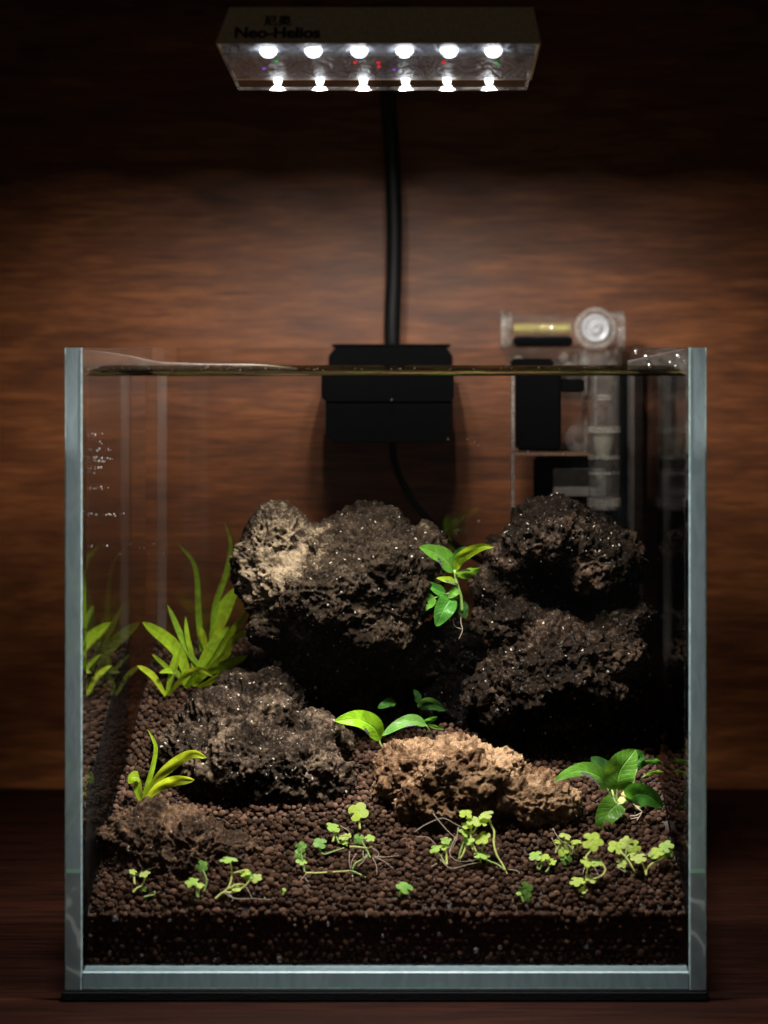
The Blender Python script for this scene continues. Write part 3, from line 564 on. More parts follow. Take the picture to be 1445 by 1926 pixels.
# ================================================================== ROCKS
def make_rock(blobs, seed, voxel, mat, label, amp=1.0, pore=.6, group='lava rocks in the tank', loose=None):
    bm = bmesh.new()
    for px, py, y, rx_, rz_, ry_, *rot in blobs:
        c = pt(px, py, y); s = pxs(y)
        m_ = Matrix.Translation(c) @ Matrix.Rotation(math.radians(rot[0] if rot else 0), 4, 'Y') @ Matrix.Diagonal((rx_*s, ry_, rz_*s, 1))
        bmesh.ops.create_icosphere(bm, subdivisions=4, radius=1, matrix=m_)
    me = bpy.data.meshes.new('t'); bm.to_mesh(me); bm.free(); ob = bpy.data.objects.new('t', me); COL.objects.link(ob)
    r = ob.modifiers.new('r', 'REMESH'); r.mode = 'VOXEL'; r.voxel_size = .16
    sm = ob.modifiers.new('s', 'SMOOTH'); sm.factor = .8; sm.iterations = 10
    r2 = ob.modifiers.new('r2', 'REMESH'); r2.mode = 'VOXEL'; r2.voxel_size = voxel
    dg = bpy.context.evaluated_depsgraph_get(); m2 = bpy.data.meshes.new_from_object(ob.evaluated_get(dg))
    bpy.data.objects.remove(ob)
    n = len(m2.vertices); co = np.empty(n*3); m2.vertices.foreach_get('co', co); co = co.reshape(-1, 3)
    no = np.empty(n*3); m2.vertices.foreach_get('normal', no); no = no.reshape(-1, 3)
    o_ = seed*13.7
    # domain-warped lumps, then cell pits, then crumbs
    lump = fbm(co*.5+o_, 3)*.45
    co1 = co+no*(lump*amp)[:, None]
    wq = np.stack([perlin(co1*1.8+o_+5), perlin(co1*1.8+o_+25), perlin(co1*1.8+o_+45)], 1)*.35
    f1, f2 = worley((co1+wq)*1.25+o_); knob = (np.clip(.75-f1, 0, 1))*.42-.10
    f1b, f2b = worley((co1+wq*.6)*3.0+o_+9); pits = -np.clip(.46-f1b, 0, 1)*.75+.05+np.clip(f2b-f1b-.25, 0, .5)*.10
    rid = (1-np.abs(fbm(co1*2.6+o_+3, 3, 2.1, .6)))*.22-.13
    f1c, f2c = worley((co1+wq*.4)*7.0+o_+31); crumb = (f1c-.50)*.15
    f1d, _ = worley((co1+wq*.3)*13.0+o_+51); fine = fbm(co1*9+o_, 3, 2.1, .7)*.035+(f1d-.50)*.035
    f1e, _ = worley((co1+wq*1.3)*.85+o_+71); hole = -np.clip(.40-f1e, 0, 1)*1.1*pore
    rough_ = np.clip(.65+.9*perlin(co1*.9+o_+91), .15, 1.3)      # crusty in some places, worn smooth in others
    d = (knob+rid*.8+hole+(pits+crumb+fine)*rough_)*amp
    co2 = co1+no*d[:, None]
    base = Vector((co2[:, 0].mean(), co2[:, 1].mean(), co2[:, 2].min()))
    m2.vertices.foreach_set('co', ((co2-np.array(base))*S).ravel()); m2.polygons.foreach_set('use_smooth', [True]*len(m2.polygons)); m2.update()
    m2.materials.clear(); m2.materials.append(mat); m2.name = 'lava_rock'
    o = bpy.data.objects.new('lava_rock', m2); COL.objects.link(o); o.location = base*S; tag(o, label, 'rock', group)
    return o
M_R1 = rock_mat('rock_grey_tan', (.005, .0034, .0023), (.021, .0145, .0095), (.20, .15, .097), 1, bias=-.01, patch=(tuple(pt(515, 1045, 11)), 3.0, .075))
M_R2 = rock_mat('rock_black', (.0025, .0018, .0013), (.0078, .0052, .0036), (.075, .048, .031), 2, bias=0, spark=1.0)
M_R3 = rock_mat('rock_dark_sparkly', (.004, .0028, .002), (.0135, .0092, .0064), (.12, .085, .058), 3, spark=2)
M_R4 = rock_mat('rock_rusty', (.012, .0062, .0034), (.044, .0235, .0125), (.21, .135, .078), 4, bias=.04, spark=.6)
M_R5 = rock_mat('rock_dark_rust', (.008, .0055, .004), (.032, .020, .0135), (.20, .12, .07), 5, bias=.01)
M_GAP = rock_mat('painted_gap_shade', (.0008, .0006, .0005), (.0018, .0013, .001), (.006, .0045, .0035), 6, spark=.3)  # near-black colour stands in for the shadow in the gap
VX = .038
make_rock([(530, 1010, 12.6, 62, 60, 1.9), (515, 1085, 12.2, 58, 85, 2.0), (620, 1040, 12.4, 80, 64, 2.2), (610, 1110, 11.4, 120, 78, 2.7), (720, 1085, 11.8, 105, 92, 2.7), (715, 1010, 13.0, 66, 50, 2.2, 10),
           (785, 1050, 12.6, 46, 56, 1.9), (530, 1170, 12.2, 55, 70, 1.9, -8), (545, 1240, 12.0, 44, 70, 1.5), (700, 1170, 11.2, 85, 50, 2.0), (600, 1195, 11.6, 72, 55, 2.0), (640, 1260, 12.6, 110, 70, 1.9), (740, 1250, 14.0, 90, 90, 1.8)], 1, VX, M_R1,
          'large grey-brown pitted rock with a pale knobbly left shoulder')
make_rock([(846, 1235, 15.4, 54, 96, 1.2), (852, 1335, 13.2, 62, 48, 1.3)], 6, .05, M_GAP,  # added filler rock, keeps the gap between the rear rocks black
          'added near-black filler rock that stands in for shadow between the two big rear rocks')
make_rock([(1035, 1005, 11.9, 84, 62, 2.3, 0), (1110, 1040, 12.2, 84, 66, 2.3, 20), (1172, 1060, 12.6, 42, 56, 1.5), (965, 1060, 12.4, 48, 60, 1.8), (925, 1110, 12.4, 38, 42, 1.6), (1080, 1120, 14.2, 105, 90, 1.5), (1160, 1110, 12.9, 45, 50, 1.5),
           (955, 1165, 11.9, 68, 46, 1.9), (1165, 1170, 12.1, 60, 42, 1.9), (1050, 1235, 11.6, 130, 92, 2.9), (958, 1290, 11.3, 76, 80, 2.1), (1155, 1235, 11.9, 74, 92, 2.3, -10), (1060, 1330, 12.0, 120, 66, 2.3), (1000, 1295, 10.6, 64, 52, 1.8), (1090, 1265, 10.8, 60, 60, 1.7), (1010, 1370, 12.2, 90, 50, 1.8), (1120, 1380, 13, 120, 60, 1.8)], 2, VX, M_R2,
          'tall black craggy rock tower with a dark hollow halfway up, at right rear')
make_rock([(565, 1455, 8.2, 92, 76, 1.9, 8), (450, 1430, 8.6, 120, 80, 2.1), (345, 1400, 9.2, 66, 56, 1.6), (440, 1350, 10.4, 130, 52, 1.9, -6), (500, 1300, 11.6, 95, 50, 1.7), (600, 1390, 9.8, 60, 50, 1.5), (620, 1480, 7.6, 42, 50, 1.2)], 3, VX, M_R3,
          'broad dark charcoal rock with sparkling grains, below the large pitted rock')
make_rock([(775, 1450, 7.6, 70, 62, 1.6, -5), (880, 1460, 7.0, 110, 76, 1.9, 14), (1000, 1515, 6.4, 92, 56, 1.7, 18), (840, 1520, 6.2, 95, 45, 1.2)], 4, VX, M_R4,
          'rusty brown wedge-shaped rock in the centre foreground')
make_rock([(278, 1590, 4.4, 78, 66, 1.7), (360, 1592, 4.2, 90, 58, 1.7, 8), (440, 1608, 4.0, 50, 44, 1.2), (320, 1640, 3.2, 115, 46, 1.3)], 5, VX*.95, M_R5,
          'low dark rock half sunk in the soil at the front left corner')

# ================================================================== PLANTS
def leaf(parent, P, wpx, mat, fold=.25, roll=0.0, shape='oval', name='leaf', depth=None, nu=18, nv=8, wave=.07, label=None):
    """P: list of (px, py, y) centre line from stalk to tip; wpx: full width in px"""
    C = catmull([pt(*p) for p in P], max(3, nu//max(1, len(P)-1))); n = len(C)
    L = [0]
    for i in range(1, n): L.append(L[-1]+(C[i]-C[i-1]).length)
    W = wpx*pxs(P[0][2])/2
    eye = Vector((0, -DIST, RIM)); vs = []; fs = []; uvs = []
    for i, c in enumerate(C):
        t = L[i]/L[-1]
        if shape == 'oval': prof = (math.sin(math.pi*min(1, t**.85*.985+.012))**.62)*(1-.25*t)*1.12
        elif shape == 'heart': prof = (math.sin(math.pi*min(1, t**.68*.99+.008))**.6)*(1-.2*t)*1.1
        elif shape == 'grass': prof = min(1, .55+t*2)*(1-t**4)**.8*(1-.15*t)+.02
        else: prof = min(1, (.4+t*1.1))*(1-t**5)**.7+.03
        tg = (C[min(i+1, n-1)]-C[max(i-1, 0)]).normalized(); vw = (c-eye).normalized()
        side = tg.cross(vw).normalized(); nrm = side.cross(tg).normalized()     # nrm towards/away from viewer
        if nrm.dot(vw) > 0: nrm = -nrm
        ca, sa = math.cos(roll), math.sin(roll); sd = side*ca+nrm*sa; nn = nrm*ca-side*sa
        for j in range(nv+1):
            u = j/nv*2-1; w_ = W*prof
            lift = abs(u)**1.4*w_*fold + wave*w_*math.sin(t*11+u*2.2)
            vs.append(c+sd*u*w_+nn*lift); uvs.append((j/nv, t))
    for i in range(n-1):
        for j in range(nv): fs.append((i*(nv+1)+j, i*(nv+1)+j+1, (i+1)*(nv+1)+j+1, (i+1)*(nv+1)+j))
    b = MB(); b.add(vs, fs); o = b.build(name, mat, parent, smooth=True)
    ul = o.data.uv_layers.new(name='UVMap')
    for lp in o.data.loops: ul.data[lp.index].uv = uvs[lp.vertex_index]
    if label: o['label'] = label
    return o
def stem(parent, P, wpx, mat, name='stem', taper=.7, n=6):
    C = catmull([pt(*p) for p in P], 6); r = wpx*pxs(P[0][2])/2
    return MB().tube(C, [r*(1-(1-taper)*i/(len(C)-1)) for i in range(len(C))], n).build(name, mat, parent, smooth=True)
GY = leaf_mat('yellow_green_blade', (.30, .38, .02), (.55, .64, .03), .45)
GY2 = leaf_mat('fresh_green_blade', (.22, .34, .015), (.46, .58, .025), .4)
GT_ = leaf_mat('thin_dark_blade', (.16, .27, .02), (.32, .46, .03), .2)
GA = leaf_mat('mid_green_leaf', (.06, .155, .016), (.16, .31, .022), .6)
GB = leaf_mat('deep_green_leaf', (.035, .13, .015), (.08, .26, .02), .5)
GL = leaf_mat('lime_leaf', (.17, .25, .01), (.30, .40, .015), .5)
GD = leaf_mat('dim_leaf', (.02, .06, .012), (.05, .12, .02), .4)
GC = [leaf_mat('clover_leaf', (.50, .62, .17), (.56, .68, .13), 0, .4), leaf_mat('clover_leaf_lime', (.44, .58, .10), (.52, .68, .08), 0, .4), leaf_mat('clover_leaf_green', (.32, .50, .10), (.40, .60, .08), 0, .4)]
GCD = leaf_mat('clover_leaf_dull', (.15, .30, .06), (.24, .44, .07), 0, .4)
M_STEM = plain('pale_green_stem', (.55, .60, .18), .5); M_ROOT = plain('pale_root', (.42, .34, .26), .6); M_STEMD = plain('green_stem', (.14, .22, .05), .5)
M_RHIZ = plain('pale_rhizome', (.36, .36, .12), .5, bump=.5)
def plant(name, bpx, bpy_, y, label, cat='plant', group=None):
    return root(name, pt(bpx, bpy_, y), label, cat, group)
# --- rear left blades
g1 = ground(312, 1308); a = plant('grassy_plant', 312, 1308, g1, 'short yellow-green plant of strap leaves, frontmost of the grassy group at rear left', group='grassy plants at rear left')
leaf(a, [(312, 1309, g1), (286, 1271, g1-.2), (258, 1252, g1-.5)], 15, GY, shape='strap', roll=.5)
leaf(a, [(314, 1308, g1), (327, 1259, g1), (340, 1210, g1+.2)], 19, GY2, shape='strap', roll=-.7)
leaf(a, [(315, 1308, g1), (350, 1268, g1-.3), (376, 1259, g1-.6), (402, 1272, g1-.9)], 14, GY, shape='strap', roll=.6)
g2 = ground(350, 1297)+.2; a = plant('grassy_plant', 360, 1292, g2, 'spreading yellow-green plant with broad curved blades, middle of the grassy group beside the pitted rock', group='grassy plants at rear left')
for P, wd, mt_, rl in (([(347, 1296, 0), (373, 1268, -.2), (420, 1250, -.4), (466, 1233, -.6)], 24, GY2, .6), ([(365, 1290, 0), (385, 1268, 0), (420, 1236, .2), (440, 1201, .4), (473, 1185, .3)], 18, GY, .4),
                       ([(362, 1290, 0), (376, 1259, .2), (405, 1207, .5), (431, 1178, .7)], 22, GY2, -.3), ([(355, 1290, .1), (344, 1247, .2), (321, 1210, .1), (268, 1170, -.3)], 27, GY2, .3),
                       ([(368, 1285, .2), (373, 1253, .3), (353, 1224, .4), (315, 1137, .8)], 13, GT_, .3), ([(385, 1270, .2), (417, 1218, .4), (443, 1178, .6), (469, 1149, .7)], 13, GY2, .2),
                       ([(348, 1285, 0), (315, 1256, -.2), (286, 1230, -.4)], 9, GL, .2),
                       ([(372, 1292, -.2), (396, 1282, -.4), (428, 1262, -.6), (452, 1256, -.8)], 16, GY, .5), ([(352, 1294, 0), (334, 1268, -.3), (318, 1262, -.5), (300, 1266, -.8)], 13, GY2, .5),
                       ([(378, 1275, .3), (398, 1226, .5), (412, 1186, .7), (424, 1148, .8)], 15, GY, .1), ([(366, 1285, .2), (362, 1240, .4), (352, 1196, .5), (349, 1160, .6)], 11, GY2, .4)):
    leaf(a, [(x, y, g2+d) for x, y, d in P], wd, mt_, shape='strap', roll=rl)
g3 = min(ground(390, 1226)+.2, 18.0); a = plant('grassy_plant', 388, 1226, g3, 'tallest grassy plant, with two long thin arching blades, at rear left against the glass', group='grassy plants at rear left')
for P, wd, mt_, rl, sh in (([(379, 1226, 0), (373, 1154, 0), (367, 1067, .1), (335, 1022, 0)], 12, GT_, .3, 'grass'), ([(399, 1220, 0), (405, 1140, 0), (426, 1076, .1), (434, 1024, .2), (423, 983, .2)], 13, GT_, .3, 'grass'),
                       ([(404, 1216, 0), (420, 1154, .1), (446, 1105, .2)], 30, GY2, -.4, 'strap'), ([(388, 1226, 0), (382, 1200, -.1), (378, 1180, -.1)], 14, GY, .2, 'strap'), ([(395, 1222, 0), (400, 1190, -.1), (408, 1165, -.1)], 12, GY2, .2, 'strap')):
    leaf(a, [(x, y, g3+d) for x, y, d in P], wd, mt_, shape=sh, roll=rl)
# --- front left small blade plant
g4 = ground(267, 1510); a = plant('broad_blade_plant', 267, 1510, g4, 'small pale yellow-green plant with four blades standing alone on the soil at left', 'plant')
leaf(a, [(267, 1510, g4), (259, 1485, g4-.1), (259, 1460, g4)], 17, GL, shape='strap', roll=.2)
leaf(a, [(262, 1462, g4-.02), (252, 1462, g4-.2), (242, 1474, g4-.3)], 21, GL, shape='heart', roll=.3)
leaf(a, [(268, 1509, g4), (279, 1471, g4), (290, 1429, g4+.1), (292, 1401, g4+.1), (278, 1372, g4)], 12, GY2, shape='grass', roll=.5)
leaf(a, [(271, 1508, g4), (297, 1464, g4), (328, 1435, g4-.1), (361, 1418, g4-.3), (389, 1425, g4-.5)], 22, GY, shape='strap', roll=.35)
leaf(a, [(273, 1507, g4), (297, 1481, g4-.2), (325, 1469, g4-.4), (345, 1467, g4-.5), (366, 1467, g4-.6)], 22, GY, shape='strap', roll=.4)
# --- centre plant between the two big rocks
yc = 11.0; a = plant('leafy_plant', 867, 1130, yc, 'bright green leafy plant growing between the two big rocks, above the hollow', 'plant')
stem(a, [(869, 1150, yc), (867, 1122, yc), (860, 1098, yc-.1), (855, 1072, yc-.1)], 7, M_STEMD)
for P, wd, mt_, rl in (([(853, 1076, 0), (835, 1050, -.2), (812, 1038, -.5), (788, 1029, -.8)], 36, GA, .45), ([(857, 1074, 0), (864, 1052, -.1), (885, 1036, -.4), (909, 1028, -.7), (929, 1029, -.9)], 22, GL, .35), ([(856, 1062, .2), (864, 1042, .3), (888, 1030, .4)], 22, GB, .3),
                       ([(858, 1083, -.1), (878, 1076, -.4), (903, 1068, -.7)], 27, GA, .8), ([(861, 1096, -.1), (843, 1092, -.5), (821, 1088, -.8)], 17, GL, .7), ([(838, 1118, 0), (820, 1108, -.1), (805, 1095, -.1)], 22, GB, .5),
                       ([(851, 1121, -.3), (836, 1145, -.7), (821, 1178, -.8)], 38, GB, -.1), ([(818, 1124, -.2), (798, 1136, -.5), (784, 1160, -.6)], 29, GA, .1), ([(863, 1107, -.2), (856, 1112, -.4), (844, 1125, -.5)], 19, GA, .1), ([(862, 1130, 0), (870, 1145, 0), (877, 1163, 0)], 24, GD, 0)):
    leaf(a, [(x, y, yc+d) for x, y, d in P], wd, mt_, roll=rl)
stem(a, [(862, 1125, yc), (840, 1120, yc-.1), (818, 1124, yc-.2)], 3, M_STEMD); stem(a, [(857, 1110, yc), (838, 1118, yc)], 3, M_STEMD)
for P in ([(868, 1150, 0), (867, 1170, 0), (870, 1185, 0), (863, 1203, 0)], [(852, 1165, 0), (856, 1178, 0), (868, 1183, 0)]): stem(a, [(x, y, yc+d) for x, y, d in P], 1.6, M_ROOT, 'root')
# --- plant in the hollow behind the rusty rock
yd = 9.6; a = plant('hollow_plant', 716, 1400, yd, 'dark leafy plant peeping out of the black hollow behind the rusty rock', 'plant')
stem(a, [(730, 1420, yd), (716, 1400, yd), (714, 1388, yd)], 4, M_STEMD)
leaf(a, [(716, 1390, yd-.3), (700, 1366, yd-.6), (672, 1353, yd-.9), (630, 1356, yd-1.1)], 40, leaf_mat('olive_leaf', (.14, .28, .01), (.30, .46, .02), .4), roll=.35)
leaf(a, [(801, 1363, yd-.4), (780, 1356, yd-.6), (750, 1364, yd-.8), (719, 1384, yd-.9)], 27, leaf_mat('grey_green_leaf', (.07, .16, .03), (.12, .28, .04), .4), roll=.6)
leaf(a, [(790, 1366, yd-.1), (805, 1356, yd-.1), (823, 1348, yd-.2)], 14, GB, roll=.6)
leaf(a, [(806, 1364, yd-.4), (822, 1368, yd-.6), (836, 1372, yd-.7)], 8, GA, roll=.5)
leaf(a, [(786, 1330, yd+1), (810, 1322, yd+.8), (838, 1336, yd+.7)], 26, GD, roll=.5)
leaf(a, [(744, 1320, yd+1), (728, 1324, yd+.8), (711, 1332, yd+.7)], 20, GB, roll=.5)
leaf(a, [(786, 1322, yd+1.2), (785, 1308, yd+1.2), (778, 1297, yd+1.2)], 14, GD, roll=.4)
stem(a, [(801, 1364, yd-.4), (808, 1378, yd-.2), (800, 1400, yd)], 3, M_STEMD)
# --- right foreground plant
ye = 6.4; a = plant('round_leaf_plant', 1175, 1520, ye, 'broad-leaved green plant with a pale rhizome in the right foreground', 'plant')
for P, wd, mt_, rl, sh in (([(1142, 1484, 0), (1128, 1462, -.2), (1100, 1450, -.5), (1070, 1456, -.8), (1042, 1470, -1.0)], 36, GA, .55, 'heart'), ([(1160, 1487, 0), (1163, 1462, -.1), (1172, 1440, -.1), (1196, 1410, .2)], 58, GA, .15, 'oval'), ([(1196, 1440, .4), (1204, 1424, .5), (1198, 1409, .5)], 18, GB, .3, 'oval'),
                       ([(1144, 1460, .4), (1130, 1442, .5), (1112, 1424, .6)], 34, GD, .3, 'oval'), ([(1166, 1511, -.3), (1152, 1520, -.7), (1138, 1540, -.9), (1127, 1570, -1.0)], 46, GA, .1, 'heart'), ([(1183, 1503, -.2), (1200, 1494, -.5), (1222, 1498, -.8), (1247, 1519, -.9)], 46, GB, .35, 'heart'),
                       ([(1199, 1446, .5), (1215, 1432, .5), (1235, 1430, .5), (1249, 1438, .4)], 16, GB, .9, 'oval'), ([(1214, 1458, .2), (1233, 1450, .1), (1249, 1452, .1)], 10, GA, .9, 'oval')):
    leaf(a, [(x, y, ye+d) for x, y, d in P], wd, mt_, roll=rl, shape=sh)
for P in ([(1158, 1512, 0), (1150, 1500, 0), (1143, 1484, 0)], [(1157, 1515, 0), (1160, 1500, 0), (1161, 1485, 0)], [(1192, 1480, .2), (1194, 1462, .4), (1200, 1444, .5)], [(1178, 1505, -.1), (1170, 1512, -.3), (1163, 1513, -.4)], [(1205, 1478, .2), (1206, 1466, .2), (1215, 1458, .2)], [(1155, 1500, .2), (1150, 1480, .4), (1146, 1462, .5)]):
    stem(a, [(x, y, ye+d) for x, y, d in P], 5, M_STEMD)
rz = MB(); V, F_ = ico(2)
for px, py, r, d in ((1182, 1494, 13, 0), (1176, 1480, 9, .1), (1190, 1483, 8, .1), (1172, 1508, 12, 0), (1190, 1506, 7, .1), (1200, 1520, 6, 0)):
    c = pt(px, py, ye+d); rz.add([c+Vector(v)*r*pxs(ye)*(1+.12*math.sin(v[0]*5+v[2]*7)) for v in V], F_.tolist())
rz.build('rhizome', M_RHIZ, a, smooth=True)
for P in ([(1190, 1510, -.1), (1202, 1522, -.2), (1208, 1526, -.3)], [(1208, 1527, -.3), (1203, 1536, -.4), (1196, 1546, -.5)], [(1206, 1529, -.3), (1196, 1534, -.4), (1186, 1535, -.5)], [(1200, 1538, -.4), (1190, 1540, -.5), (1184, 1540, -.5)]): stem(a, [(x, y, ye+d) for x, y, d in P], 2.6, M_ROOT, 'root')

# --- creeping clover-leaved sprigs
def clover(parent, px, py, y, rpx, mat=None, tilt=62, yaw=None, squash=1.0):
    """lobed round leaf; tilt = degrees the leaf face is turned up from the viewer"""
    mat = mat or random.choice(GC)
    n = 40; lobes = random.choice([4, 5, 5]); ph = random.uniform(0, 6.28); r0 = rpx*1.12*random.uniform(.85, 1.1)*pxs(y); c = pt(px, py, y)
    yaw = random.uniform(-25, 25) if yaw is None else yaw
    M = Matrix.Rotation(math.radians(yaw), 3, 'Y') @ Matrix.Rotation(math.radians(-tilt+random.uniform(-8, 8)), 3, 'X')
    vs = [c]; uvs = [(.02, .5)]; rings = 4
    for k in range(1, rings+1):
        for i in range(n):
            an = 2*math.pi*i/n; lob = abs(math.cos(lobes*(an-ph)/2))**.55
            r = r0*(k/rings)*(1-.42*(1-lob)*(k/rings)**1.5); 
            if abs((an-ph+math.pi/lobes+math.pi) % (2*math.pi)-math.pi) < .16: r *= (.35 if k == rings else .7)
            cup = -.10*r0*(k/rings)**2+.10*r0*(1-lob)*(k/rings)+.06*r0*math.sin(an*2+ph)*(k/rings)
            v = M @ Vector((r*math.cos(an), -cup, r*math.sin(an)*squash)); vs.append(c+v); uvs.append((.5+.0*k/rings+.2, .1))
    fs = [(0, 1+i, 1+(i+1) % n) for i in range(n)]
    for k in range(rings-1):
        a0 = 1+k*n; b0 = a0+n
        for i in range(n): fs.append((a0+i, b0+i, b0+(i+1) % n, a0+(i+1) % n))
    o = MB().add(vs, fs).build('leaf', mat, parent, smooth=True)
    ul = o.data.uv_layers.new(name='UVMap')
    for lp in o.data.loops: ul.data[lp.index].uv = uvs[lp.vertex_index]
    return o
SPR = 'creeping clover-leaved sprigs on the soil'
def sprig(label, base, leaves, stems=(), roots=(), up=.0):
    gy = max(ground(*base)-.05, .85); a = plant('clover_sprig', base[0], base[1], gy, label, 'plant', SPR)
    def dep(py):   # things drawn higher than the base stand upright over it
        return max(.85, gy+(base[1]-py)*pxs(gy)*.35-.0)
    for l in leaves:
        x, y, r, *o = l; kw = o[0] if o else {}
        clover(a, x, y, dep(y)-.05, r, **kw)
    for st in stems: stem(a, [(x, y, dep(y)-.05) for x, y in st], 4.6, M_STEM if random.random() < .6 else M_STEMD)
    for st in roots: stem(a, [(x, y, dep(y)-.14) for x, y in st], 1.9, M_ROOT, 'root', taper=.5, n=5)
    return a
D_ull = dict(mat=GCD, tilt=25)
sprig('tiny two-stemmed sprout, leftmost of the creeping sprigs, before the low rock', (252, 1679), [(250, 1639, 8), (272, 1643, 11), (271, 1672, 5, D_ull)], [[(253, 1664), (252, 1650), (250, 1640)], [(250, 1679), (258, 1671), (268, 1665), (272, 1655), (273, 1645)]])
b = sprig('bare bent pale twig lying on the soil just right of the tiny leftmost sprout', (273, 1689), [], [[(271, 1688), (281, 1685), (290, 1683), (291, 1676)]])
sprig('small sprig with a bright four-lobed leaf and a dark upright leaf on a pale stalk', (375, 1688), [(361, 1658, 12), (376, 1664, 9), (380, 1629, 12, dict(mat=GCD, tilt=20))], [[(371, 1689), (369, 1672), (362, 1660)], [(373, 1689), (374, 1674), (376, 1664)], [(383, 1678), (388, 1664), (388, 1652), (381, 1636)]])
sprig('branching lime sprig with a wide flat top leaf and stems lying along the soil', (405, 1691), [(431, 1616, 17, dict(tilt=78)), (482, 1651, 11), (461, 1641, 10), (467, 1648, 9, D_ull), (446, 1670, 10)],
      [[(405, 1691), (415, 1682), (424, 1676), (432, 1665), (436, 1645), (433, 1620)], [(422, 1678), (440, 1678), (459, 1668), (475, 1650)], [(436, 1643), (448, 1640), (461, 1636)], [(430, 1672), (445, 1664), (460, 1664)]],
      [[(422, 1680), (444, 1690), (475, 1690), (511, 1692)], [(463, 1668), (470, 1680), (474, 1690)], [(430, 1680), (438, 1690), (436, 1696)]])
sprig('minute pale seedling alone on the soil between the branching sprig and the long runner', (534, 1682), [(535, 1673, 4), (500, 1687, 4)], [[(532, 1684), (535, 1675)]])
sprig('single upright clover leaf on a thin stalk, nearest to the dark sparkling rock', (677, 1560), [(674, 1526, 18, dict(tilt=45))], [[(677, 1560), (676, 1545), (674, 1528)]])
sprig('pale clover leaf on two thin stalks in front of the dark sparkling rock', (638, 1588), [(627, 1555, 15, dict(tilt=70))], [[(638, 1588), (632, 1572), (627, 1557)], [(626, 1584), (629, 1570), (627, 1557)]], [[(640, 1553), (652, 1560), (658, 1565)]])
sprig('bushy bright sprig just right of the two-stalked leaf', (653, 1590), [(645, 1574, 9), (653, 1572, 8), (648, 1583, 8)], [[(653, 1592), (650, 1582), (648, 1576)]])
sprig('single leaf on a hooked stem that runs along the soil', (628, 1604), [(602, 1585, 12, dict(tilt=60, mat=GCD))], [[(598, 1590), (603, 1601), (610, 1607), (627, 1602), (648, 1595)]])
sprig('long forked runner with thick pale stems crossing the middle of the soil', (662, 1640), [(566, 1593, 12, D_ull), (564, 1606, 9, D_ull), (567, 1619, 10), (675, 1578, 9, D_ull), (696, 1576, 9)],
      [[(573, 1641), (571, 1630), (567, 1610), (566, 1596)], [(575, 1642), (600, 1642), (630, 1640), (661, 1638)], [(661, 1638), (681, 1647), (696, 1656), (712, 1673)], [(663, 1636), (668, 1625), (681, 1617), (692, 1608)], [(697, 1615), (690, 1600), (680, 1582)], [(658, 1593), (670, 1593), (690, 1595), (700, 1592)]],
      [[(573, 1650), (583, 1662), (597, 1672)], [(577, 1642), (569, 1652), (560, 1660)], [(658, 1601), (657, 1620), (659, 1635)], [(670, 1606), (662, 1620), (660, 1635)], [(701, 1613), (708, 1628), (709, 1647)], [(703, 1611), (725, 1612), (751, 1609)], [(703, 1611), (722, 1620), (741, 1634)], [(663, 1646), (665, 1665), (667, 1684)], [(690, 1610), (682, 1622), (672, 1630)], [(700, 1595), (712, 1603), (711, 1612)], [(683, 1600), (684, 1612), (692, 1612)]])
sprig('lone green leaf close to the front glass at centre', (750, 1686), [(761, 1668, 15, dict(mat=GCD, tilt=60))], [[(750, 1686), (754, 1676), (759, 1669)]])
sprig('little three-leaved sprig at the left end of the tangled roots', (841, 1628), [(819, 1596, 12), (836, 1591, 10), (839, 1580, 11)], [[(838, 1627), (830, 1612), (820, 1598)], [(841, 1628), (840, 1610), (838, 1584)]])
sprig('tallest clump of stacked clover leaves with curling roots, beside the rusty rock', (920, 1630), [(876, 1530, 14), (892, 1543, 14), (906, 1546, 14), (914, 1532, 15, dict(tilt=76)), (879, 1552, 11), (874, 1565, 13, dict(tilt=76)), (881, 1579, 11), (907, 1575, 15), (906, 1607, 14, dict(tilt=70))],
      [[(884, 1538), (886, 1560), (886, 1582), (890, 1600)], [(898, 1552), (892, 1563), (885, 1568)], [(919, 1537), (924, 1552), (930, 1566), (929, 1585), (934, 1607), (944, 1624), (951, 1638), (962, 1664)], [(951, 1638), (935, 1626), (908, 1615)], [(873, 1583), (866, 1603), (863, 1618)], [(878, 1585), (872, 1605), (866, 1615)], [(886, 1582), (892, 1594), (896, 1602)], [(908, 1580), (908, 1600)], [(905, 1611), (904, 1622)]],
      [[(780, 1565), (799, 1552), (832, 1539), (857, 1550), (877, 1560)], [(815, 1530), (835, 1555), (850, 1570), (862, 1580)], [(857, 1574), (846, 1605), (865, 1620), (904, 1616)], [(828, 1616), (848, 1633), (881, 1626), (906, 1621)], [(949, 1643), (927, 1651), (919, 1659)], [(957, 1635), (976, 1640), (974, 1657)], [(862, 1556), (858, 1580), (846, 1603)], [(783, 1574), (805, 1575), (822, 1590)], [(822, 1624), (810, 1632), (802, 1645)]])
sprig('row of three small leaves on separate stalks right of the tallest clump', (1014, 1637), [(1007, 1609, 12), (1024, 1612, 11), (1038, 1620, 10)], [[(1012, 1636), (1011, 1622), (1007, 1611)], [(1014, 1637), (1020, 1625), (1022, 1614)], [(1027, 1641), (1033, 1632), (1035, 1622)]])
sprig('dull green leaf pressed against the front glass right of centre', (990, 1698), [(989, 1672, 13, dict(mat=GCD, tilt=5)), (988, 1686, 13, dict(mat=GCD, tilt=5)), (976, 1680, 6)], [[(985, 1698), (980, 1685), (975, 1680)]])
